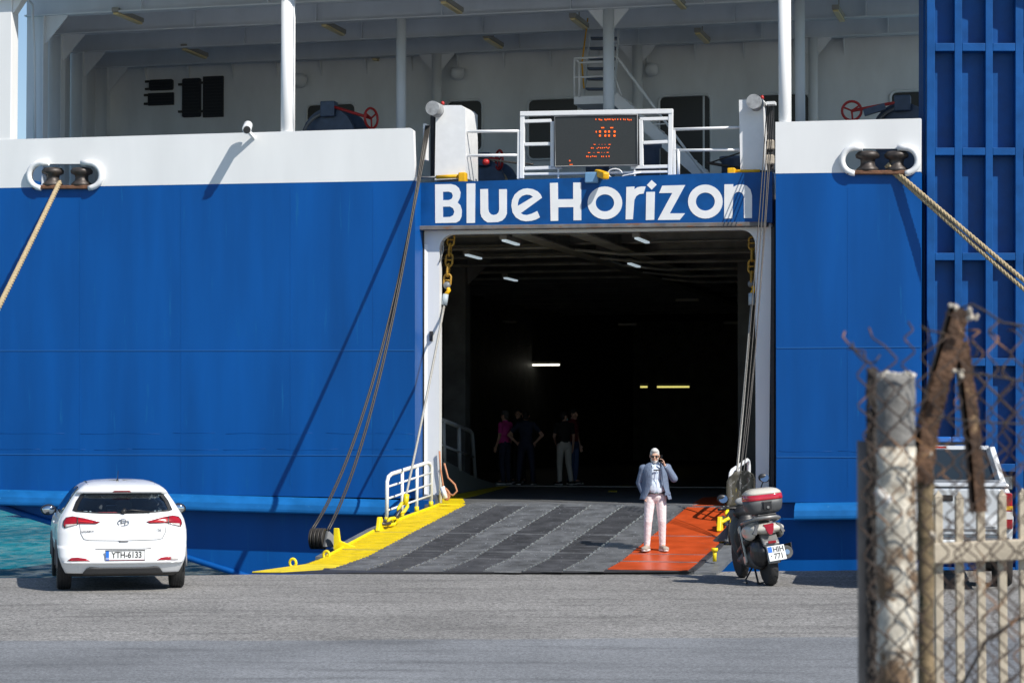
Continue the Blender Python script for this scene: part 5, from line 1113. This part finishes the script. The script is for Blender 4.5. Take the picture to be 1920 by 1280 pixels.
        mb.prism([q0 - e * .034, q0.lerp(q1, .1) - e * .042, mid - e * .05, q1 - e * .035 - d * .02, q1, q1 + e * .035 - d * .02, mid + e * .05, q0.lerp(q1, .1) + e * .042, q0 + e * .034], (0, 0, .002), (0, 0, .03)); mb.build('sole', m_sole, so, .006)
    # hair, eyes
    mb = MB(); mb.ell(hp(0, .020, .040), (.082, .098, .100), rot=HR); mb.ell(hp(0, .055, -.02), (.070, .058, .075), rot=HR); mb.ell(hp(0, -.035, .095), (.062, .055, .035), rot=HR)
    if hair: link('hair', blob(mb, .009, 3), hair, p)
    for s in (-1, 1): MB().ell(hp(s * .032, -.078, .008), (.013, .01, .008), 10, 6, HR).build('eye', m_black, p)
    return p, J, hp, HR
m_sole = M('pale shoe sole', (.75, .74, .72), .6)
# --- the man on the telephone
m_tr = M('pale pink trousers', (.80, .71, .72), .8, var=.05, scale=9, bump=.9, bscale=11)
m_shoe = M('taupe suede', (.38, .33, .27), .8, var=.15, scale=30)
m_shirt = M('pale blue shirt', (.62, .70, .82), .75, var=.04, scale=8, bump=.6, bscale=13)
m_jkt = M('blue grey wool jacket', (.14, .18, .26), .85, var=.22, scale=120, bump=.8, bscale=12)
mp_ = toworld(RP(1229, 1034)); mp_.z += .016
man, J, hp, HR = person('white haired man in a blue grey jacket and pale pink trousers telephoning on the ramp', mp_, rad(4), 1.56,
    dict(shl=(-.195, .01, 1.42), shr=(.195, .01, 1.435), ell=(-.265, .05, 1.17), wrl=(-.215, -.035, .985), elr=(.315, -.07, 1.245), wrr=(.150, -.115, 1.475), anl=(-.145, .03, .09), anr=(.125, .03, .09), knl=(-.13, -.02, .50), knr=(.115, -.02, .50), tol=(-.205, -.125, .035), tor=(.155, -.135, .035), head=(-.012, -.02, 1.635)),
    m_shirt, m_tr, m_shoe, m_hairw, m_skin, belly=.035, handdir={'r': ((-.30, .05, .95), (-.9, .1, .1), .85), 'l': ((.15, -.1, -1), (1, 0, 0), .4)}, head_turn=rad(-8), head_tilt=rad(8), voxel=.010, narrow=.6, shoe=1.22)
# beard, sunglasses, belt, collar clip
mb = MB(); mb.ell(hp(0, -.045, -.088), (.048, .045, .042), rot=HR)
for s in (-1, 1): mb.ell(hp(s * .054, -.015, -.06), (.017, .035, .045), rot=HR)
link('beard', blob(mb, .008, 3), m_hairw, man)
sg = MB()
for s in (-1, 1): sg.ell(hp(s * .033, -.094, .006), (.029, .008, .018), 12, 8, HR); sg.tube([hp(s * .06, -.088, .012), hp(s * .085, .0, .008)], .004, 6)
sg.tube([hp(-.012, -.10, .012), hp(.012, -.10, .012)], .004, 6); sg.build('sunglasses', m_black, man)
mb = MB(); mb.lathe([(.168, -.018), (.171, -.015), (.171, .015), (.168, .018)], (0, 0, 0), (0, 0, 1), 36)
me = mb.mesh('belt')
for v in me.vertices: v.co = (v.co.x * 1.03, v.co.y * .78 - .012, v.co.z + 1.0)
bt = link('belt', me, M('dark grey belt', (.06, .058, .06), .5), man); MB().box(-.022, .03, -.165, -.145, .982, 1.020).build('buckle', m_chrome, bt, .004)
MB().bar((-.05, -.145, 1.395), (.06, -.15, 1.40), .02, .022).build('collar_clip', m_black, man, .004)
for s in (-1, 1): MB().prism([(s * .012, -.085, 1.475), (s * .075, -.045, 1.50), (s * .062, -.105, 1.435)], (0, -.006, 0), (0, .006, 0)).build('collar', m_shirt, man)
MB().tube([(0, -.128, 1.40), (0, -.150, 1.25), (0, -.158, 1.12), (0, -.150, 1.02)], .006, 5).build('button_placket', M('shirt seam', (.52, .60, .73), .8), man)
# jacket: an open shell with lapels, tails swung apart, and sleeves
rows = [(.885, .255, .175, .66, .70, .05, .045), (.95, .245, .170, .60, .66, .03, .03), (1.02, .228, .165, .52, .60, .012, .015), (1.12, .218, .160, .46, .50, 0, 0), (1.22, .218, .152, .44, .46, 0, 0), (1.32, .224, .145, .42, .42, 0, 0), (1.40, .226, .128, .40, .40, 0, 0), (1.455, .200, .112, .48, .48, 0, 0), (1.495, .135, .098, .62, .62, 0, 0), (1.52, .085, .085, .85, .85, 0, 0)]
vs = []; n = 40
for z, rx, ry, oL, oR, fl, fr2 in rows:
    for k in range(n + 1):
        a = -math.pi / 2 + oR + (2 * math.pi - oL - oR) * k / n; x, y = rx * math.cos(a), ry * math.sin(a)
        side = fr2 if x > 0 else fl; front = max(0, -y / ry); x += math.copysign(side, x) * front ** .5; y -= .03 * front + .018 * math.sin(k * 1.3 + z * 9) * (1.5 - z if z < 1.2 else 0) * .4
        vs.append((x, y - .005, z + (-.02 if k in (0, n) and z < .9 else 0)))
mb = MB(); m_r = len(rows); mb.add(vs, [(i*(n+1)+k, i*(n+1)+k+1, (i+1)*(n+1)+k+1, (i+1)*(n+1)+k) for i in range(m_r-1) for k in range(n)], True)
jk = mb.build('jacket', m_jkt, man); s_ = jk.modifiers.new('solid', 'SOLIDIFY'); s_.thickness = .014; s_.offset = 1; ss = jk.modifiers.new('sub', 'SUBSURF'); ss.levels = 1; ss.render_levels = 1
for s in 'lr':
    mb = MB(); a, b, w = J['sh' + s], J['el' + s], J['wr' + s]; capsule(mb, a - v3(0, 0, .01), b, .082, .068); capsule(mb, b, b.lerp(w, .84), .066, .050); mb.ell(a + v3(.015 * (-1 if s == 'l' else 1), 0, .0), (.075, .075, .07)); link('sleeve', blob(mb, .010, 4), m_jkt, jk)
    capsule(MB(), a, b, .01); MB().tube([b.lerp(w, .84), b.lerp(w, .93)], [.046, .042], 14).build('shirt_cuff', m_shirt, man)
for s in (-1, 1):
    MB().prism([(s * .075, -.118, 1.46), (s * .145, -.112, 1.40), (s * .125, -.135, 1.34), (s * .155, -.135, 1.325), (s * .10, -.165, 1.12), (s * .085, -.165, 1.14)], (0, -.018, 0), (0, -.004, 0)).build('lapel', m_jkt, jk, .003)
MB().bar((.14, -.185, .985), (.245, -.125, .99), .016, .045).build('pocket_flap', m_jkt, jk, .004)
# the telephone he holds
w = J['wr' + 'r']; ph = MB().box(-.036, .036, -.005, .005, -.072, .072).build('mobile_phone', m_black, None, .004)
q = Matrix.Translation(mp_) @ Matrix.Rotation(rad(4), 4, 'Z') @ Matrix.Scale(1.56 / 1.765, 4)
ph.matrix_world = q @ Matrix.Translation(w + v3(-.058, .02, .115)) @ Matrix.Rotation(rad(80), 4, 'Z') @ Matrix.Rotation(rad(12), 4, 'X'); tag(ph, "black mobile phone held to the white haired man's ear", 'phone')
# --- the group inside the car deck
SH = (0, 0, 0)
def inside(px, py): return toworld(SZ(px, py, DECK)) + Vector((0, 0, .003))
GRP = 'people talking inside the car deck'
m_navyt = M('navy cotton', (.02, .027, .06), .85); m_blackt = M('black cotton', (.010, .010, .011), .85); m_pinkt = M('magenta polo cotton', (.66, .05, .30), .85); m_maroon = M('maroon cotton', (.20, .02, .03), .85)
m_chino = M('beige chinos', (.60, .55, .49), .85, bump=.2, bscale=20); m_jean = M('blue jeans', (.06, .10, .22), .85); m_shoed = M('dark shoe', (.015, .015, .016), .5)
person('man in a magenta polo shirt and dark trousers standing inside the car deck', inside(947, 908), rad(-125), 1.74, dict(wrr=(.225, -.10, .90), elr=(.235, -.0, 1.15)), m_pinkt, m_navyt, m_shoed, m_hairg, m_skin2, GRP, belly=.05, voxel=.014)
person('man in a navy tee shirt inside the car deck with both hands on his hips', inside(986, 909), rad(176), 1.74, dict(ell=(-.40, .10, 1.18), elr=(.40, .10, 1.18), wrl=(-.215, .0, .995), wrr=(.215, .0, .995), anl=(-.17, .03, .09), anr=(.17, .03, .09), tol=(-.21, -.13, .035), tor=(.21, -.13, .035), knl=(-.15, -.01, .5), knr=(.15, -.01, .5)), m_navyt, m_navyt, m_shoed, m_hairb, m_skin2, GRP, handdir={'l': ((.75, -.3, -.7), (0, 1, 0), .3), 'r': ((-.75, -.3, -.7), (0, 1, 0), .3)}, voxel=.014, belly=.02)
pm, Jm, hm, HRm = person('person in a black top, beige trousers and pale face mask inside the car deck', inside(1058, 909), rad(200), 1.72, dict(wrr=(.16, -.18, 1.02), elr=(.27, .03, 1.16), anl=(-.16, .05, .09), tol=(-.20, -.11, .035)), m_blackt, m_chino, m_shoed, m_hairb, m_skin2, GRP, voxel=.014, head_turn=rad(-70))
mb = MB(); mb.ell(hm(0, -.062, -.06), (.058, .05, .05), rot=HRm); mb.build('face_mask', M('pale blue mask', (.45, .68, .72), .7), pm)
person('man in a maroon shirt and blue jeans half hidden behind the person in beige trousers', inside(1075, 907.5), rad(60), 1.78, {}, m_maroon, m_jean, m_shoed, m_hairb, m_skin2, GRP, voxel=.014)
person('dark haired man in black half hidden behind the man in the navy tee shirt', inside(972, 906), rad(-20), 1.80, {}, m_blackt, m_blackt, m_shoed, m_hairb, m_skin2, GRP, voxel=.014)
# ================================================================== near fence of wire netting on old posts, and the railing behind it
DF = 5.5
m_post = M('flaking white post', (.56, .52, .44), .85, var=.35, scale=9, spots=(.19, .125, .075), spot_at=.50, spot_scale=10, fine=.25, bump=.5, bscale=30)
m_pipe = M('dull grey pipe', (.20, .17, .15), .6, .3, var=.3, scale=12)
m_iron = M('deeply rusted iron', (.085, .045, .025), .85, var=.55, scale=14, spots=(.30, .20, .11), spot_at=.60, spot_scale=16, bump=.8, bscale=40)
m_moss = M('stained old post', (.17, .125, .07), .85, var=.5, scale=16, spots=(.06, .06, .035), spot_at=.54, spot_scale=14, bump=.6, bscale=40)
m_net = M('rusted netting wire', (.055, .036, .027), .8, .1, var=.4, scale=18, spots=(.26, .13, .055), spot_at=.56, spot_scale=9)
m_tang = M('dark tangled wire', (.035, .028, .024), .8, var=.4, scale=18)
m_beige = M('beige railing paint', (.45, .385, .29), .65, var=.22, scale=9, spots=(.26, .17, .09), spot_at=.66, spot_scale=12, bump=.2, bscale=40)
fence = empty('wire_fence', (W(1680, 1280, DF).x, DF, 0), (0, 0, 0), 'out of focus rusty wire netting fence with a thick white post at the right', 'fence')
fo_ = fence.location
def FW(x, y, D=DF): return W(x, y, D) - fo_
def bot(p): return Vector((p.x, p.y, -fo_.z))
def rough_tube(p, q, r, n=14, m=24, jit=.06):
    p, q = Vector(p), Vector(q); mb = MB(); mb.tube([p.lerp(q, i / m) + Vector((random.uniform(-jit, jit) * r, random.uniform(-jit, jit) * r, 0)) for i in range(m + 1)], [r * random.uniform(1 - jit, 1 + jit) for i in range(m + 1)], n); return mb
t = FW(1679, 704); t2 = FW(1679, 838); wp_ = rough_tube(bot(t), t2, .0495, 22, 40, .02).build('white_post', m_post, fence); rough_tube(t2, t, .0485, 22, 14, .02).build('grey_post_top', M('upper post grey', (.20, .195, .185), .85, var=.3, scale=12, spots=(.45, .42, .36), spot_at=.62, spot_scale=9, bump=.5, bscale=40), wp_)  # upper length of the post is a separate, darker grey part
for k in range(7):
    a = k * .9; r_ = random.uniform(.008, .015); mb = MB(); [mb.ell(t + Vector((.036 * math.cos(a), .036 * math.sin(a), 0)) + Vector((random.uniform(-1, 1), random.uniform(-1, 1), random.uniform(-1, .5))) * r_ * .6, (r_, r_ * .8, r_ * .6), 7, 5) for _ in range(4)]; link('mortar_lump', blob(mb, .003, 1), M('pale mortar', (.60, .56, .49), .9, var=.3, scale=40), wp_)
t = FW(1618, 826, 5.6); rough_tube(bot(t), t, .0155, 12, 20, .03).build('thin_post', m_pipe, fence)
t = FW(1735, 835, 5.65); rough_tube(bot(t), t, .022, 12, 40, .10).build('stained_post', m_moss, fence)
# bent angle iron forming a crooked A above the stained post
def angle_iron(pts, w):
    mb = MB()
    for a, b in zip(pts, pts[1:]):
        d = (b - a).normalized(); s = d.cross(Vector((0, 1, 0))).normalized(); m = 8
        P = [a.lerp(b, i / m) for i in range(m + 1)]
        for i in range(m):
            j = random.uniform(.85, 1.1); k_ = random.uniform(.85, 1.1)
            mb.hexa([P[i] - s * w * .5, P[i] + s * w * .5 * j, P[i] + s * w * .5 * j + Vector((0, .007, 0)), P[i] - s * w * .5 + Vector((0, .007, 0))], [P[i+1] - s * w * .5, P[i+1] + s * w * .5 * k_, P[i+1] + s * w * .5 * k_ + Vector((0, .007, 0)), P[i+1] - s * w * .5 + Vector((0, .007, 0))])
            mb.hexa([P[i] - s * w * .5 + Vector((0, .0, 0)), P[i] - s * (w * .5 - .008), P[i] - s * (w * .5 - .008) + Vector((0, .045, 0)), P[i] - s * w * .5 + Vector((0, .045, 0))], [P[i+1] - s * w * .5, P[i+1] - s * (w * .5 - .008), P[i+1] - s * (w * .5 - .008) + Vector((0, .045, 0)), P[i+1] - s * w * .5 + Vector((0, .045, 0))])
    return mb
angle_iron([FW(1803, 578, 5.6), FW(1768, 700, 5.6), FW(1742, 800, 5.62), FW(1728, 905, 5.62)], .052).build('rusted_angle_iron', m_iron, fence)
angle_iron([FW(1803, 640, 5.63), FW(1815, 720, 5.63), FW(1829, 840, 5.63), FW(1838, 960, 5.63)], .036).build('rusted_angle_iron', m_iron, fence)
m_mort = M('crumbled mortar', (.46, .41, .34), .9, var=.35, scale=40, bump=.6, bscale=60)
def lump(p, r, nm, mat, par):
    mb = MB(); [mb.ell(p + Vector((random.uniform(-1, 1), random.uniform(-1, 1), random.uniform(-1, 1))) * r * .6, (r * random.uniform(.4, .8), r * .6, r * random.uniform(.4, .8)), 7, 5) for _ in range(5)]; link(nm, blob(mb, r * .22, 1), mat, par)
for x, y, r in ((1782, 572, .006), (1793, 576, .008), (1814, 582, .010), (1820, 594, .011), (1832, 595, .008), (1790, 694, .008), (1803, 701, .010), (1765, 783, .006), (1742, 850, .010), (1750, 1000, .010)): lump(FW(x, y, 5.55), r, 'mortar_lump', m_mort, fence)
lump(FW(1655, 935, 5.44), .020, 'plaster_lump', M('plaster', (.66, .65, .63), .9, var=.2, scale=30), wp_)
# netting: every wire zigzags upward and hooks its neighbours
pitch = .0715
def warp(x, z):
    return Vector((.016 * math.sin(z * 5.1 + x * 7) + .010 * math.sin(z * 13 + x * 17) + .004 * math.sin(z * 41 + x * 53), .03 * math.sin(x * 6 + z * 2.3) - .02, .016 * math.sin(x * 11 + z * 4) + .007 * math.sin(x * 31 + z * 9)))
x0 = FW(1624, 900, 5.38).x; x1 = FW(1950, 900, 5.38).x; zb = FW(1700, 1330, 5.38).z
def ztop(x):
    px = (x + fo_.x) * F / 5.38 + 960; tab = [(1600, 690), (1640, 655), (1660, 680), (1690, 640), (1730, 620), (1770, 640), (1800, 600), (1850, 610), (1900, 595), (1960, 605)]
    for a, b in zip(tab, tab[1:]):
        if a[0] <= px <= b[0]: return FW(1700, a[1] + (b[1] - a[1]) * (px - a[0]) / (b[0] - a[0]), 5.38).z
    return FW(1700, 620, 5.38).z
def netting(xa, xb, D, ph0, lim, sh, wr=.0023):
    mb = MB(); i = ph0; x = xa
    while x < xb:
        pts = []; z = zb; k = 0; top_ = ztop(x) + random.uniform(-.03, .03) - lim
        while z < top_:
            s = 1 if (k + i) % 2 else -1
            pts.append(Vector((x + s * pitch * .26, D - fo_.y + .0022 * s, z)) + warp(x + sh, z + sh)); z += pitch * .5; k += 1
        e = pts[-1]; pts += [e + Vector((random.uniform(-.03, .03), .01, .02)), e + Vector((random.uniform(-.05, .05), .02, .03 + random.uniform(-.02, .02)))]
        q = []
        for a, b in zip(pts, pts[1:]): q += [a.lerp(b, .12), a.lerp(b, .88)]
        mb.tube(q, wr, 5); x += pitch * .5; i += 1
    tag(mb.build('wire_netting', m_net, fence), kind='stuff')
netting(x0, x1, 5.38, 0, 0, 0)
netting(FW(1790, 900, 5.7).x, FW(1990, 900, 5.7).x, 5.72, 1, .12, 1.7, .0020)
# tension wires, broken ends and the tangle rolled along the left rim
for pts, r in (([(1800, 578), (1822, 570), (1850, 585), (1880, 605), (1930, 612)], .003), ([(1795, 695), (1840, 702), (1880, 708), (1930, 716)], .0025), ([(1740, 778), (1800, 787), (1850, 792), (1930, 795)], .0025), ([(1598, 641), (1603, 660), (1618, 676), (1640, 680), (1650, 665)], .0022), ([(1726, 610), (1738, 618), (1742, 635), (1730, 650)], .002), ([(1818, 640), (1834, 652), (1830, 668), (1815, 672)], .002), ([(1800, 1290), (1850, 1200), (1900, 1165), (1940, 1150)], .004)):
    P = [FW(a, b, 5.36) for a, b in pts]; MB().tube(P, r, 6).build('tension_wire', m_tang, fence)
mb = MB()
for k in range(16):
    ph_ = random.random() * 6; P = [FW(1634 + 7 * math.sin(j * (.35 + .05 * k) + ph_) + random.uniform(-3, 3), 690 + j * 12, 5.40 + .02 * math.cos(j * .4 + ph_)) for j in range(54)]; mb.tube(P, .0036, 5)
tag(mb.build('wire_tangle', m_tang, fence), kind='stuff')
# --- railing behind
DR = 9.5
rl_ = empty('metal_railing', (W(1840, 1280, DR).x, DR, 0), (0, 0, 0), 'beige metal railing of upright bars behind the wire netting fence', 'railing'); ro = rl_.location
def RW(x, y, D=DR): return W(x, y, D) - ro
MB().bar(RW(1748, 1037), RW(1990, 1026), .05, .088).build('top_rail', m_beige, rl_, .008)
MB().bar(Vector((RW(1748, 1037).x, 0, .18)), Vector((RW(1990, 1026).x, 0, .18)), .05, .07).build('bottom_rail', m_beige, rl_, .008)
for x, y in ((1759, 918), (1798, 920), (1838, 922), (1878, 916), (1917, 914), (1956, 914)):
    p = RW(x, y, 9.53); o = MB().bar(Vector((p.x, p.y, .02)), p - Vector((0, 0, .03)), .034, .034, up=(0, 1, 0)).build('upright_bar', m_beige, rl_, .004)
    q = p - Vector((0, 0, .03)); MB().add([q + Vector((a * .018, b * .018, .0005)) for a, b in ((-1, -1), (1, -1), (1, 1), (-1, 1))] + [p], [(0, 1, 4), (1, 2, 4), (2, 3, 4), (3, 0, 4), (3, 2, 1, 0)]).build('bar_tip', m_beige, o)
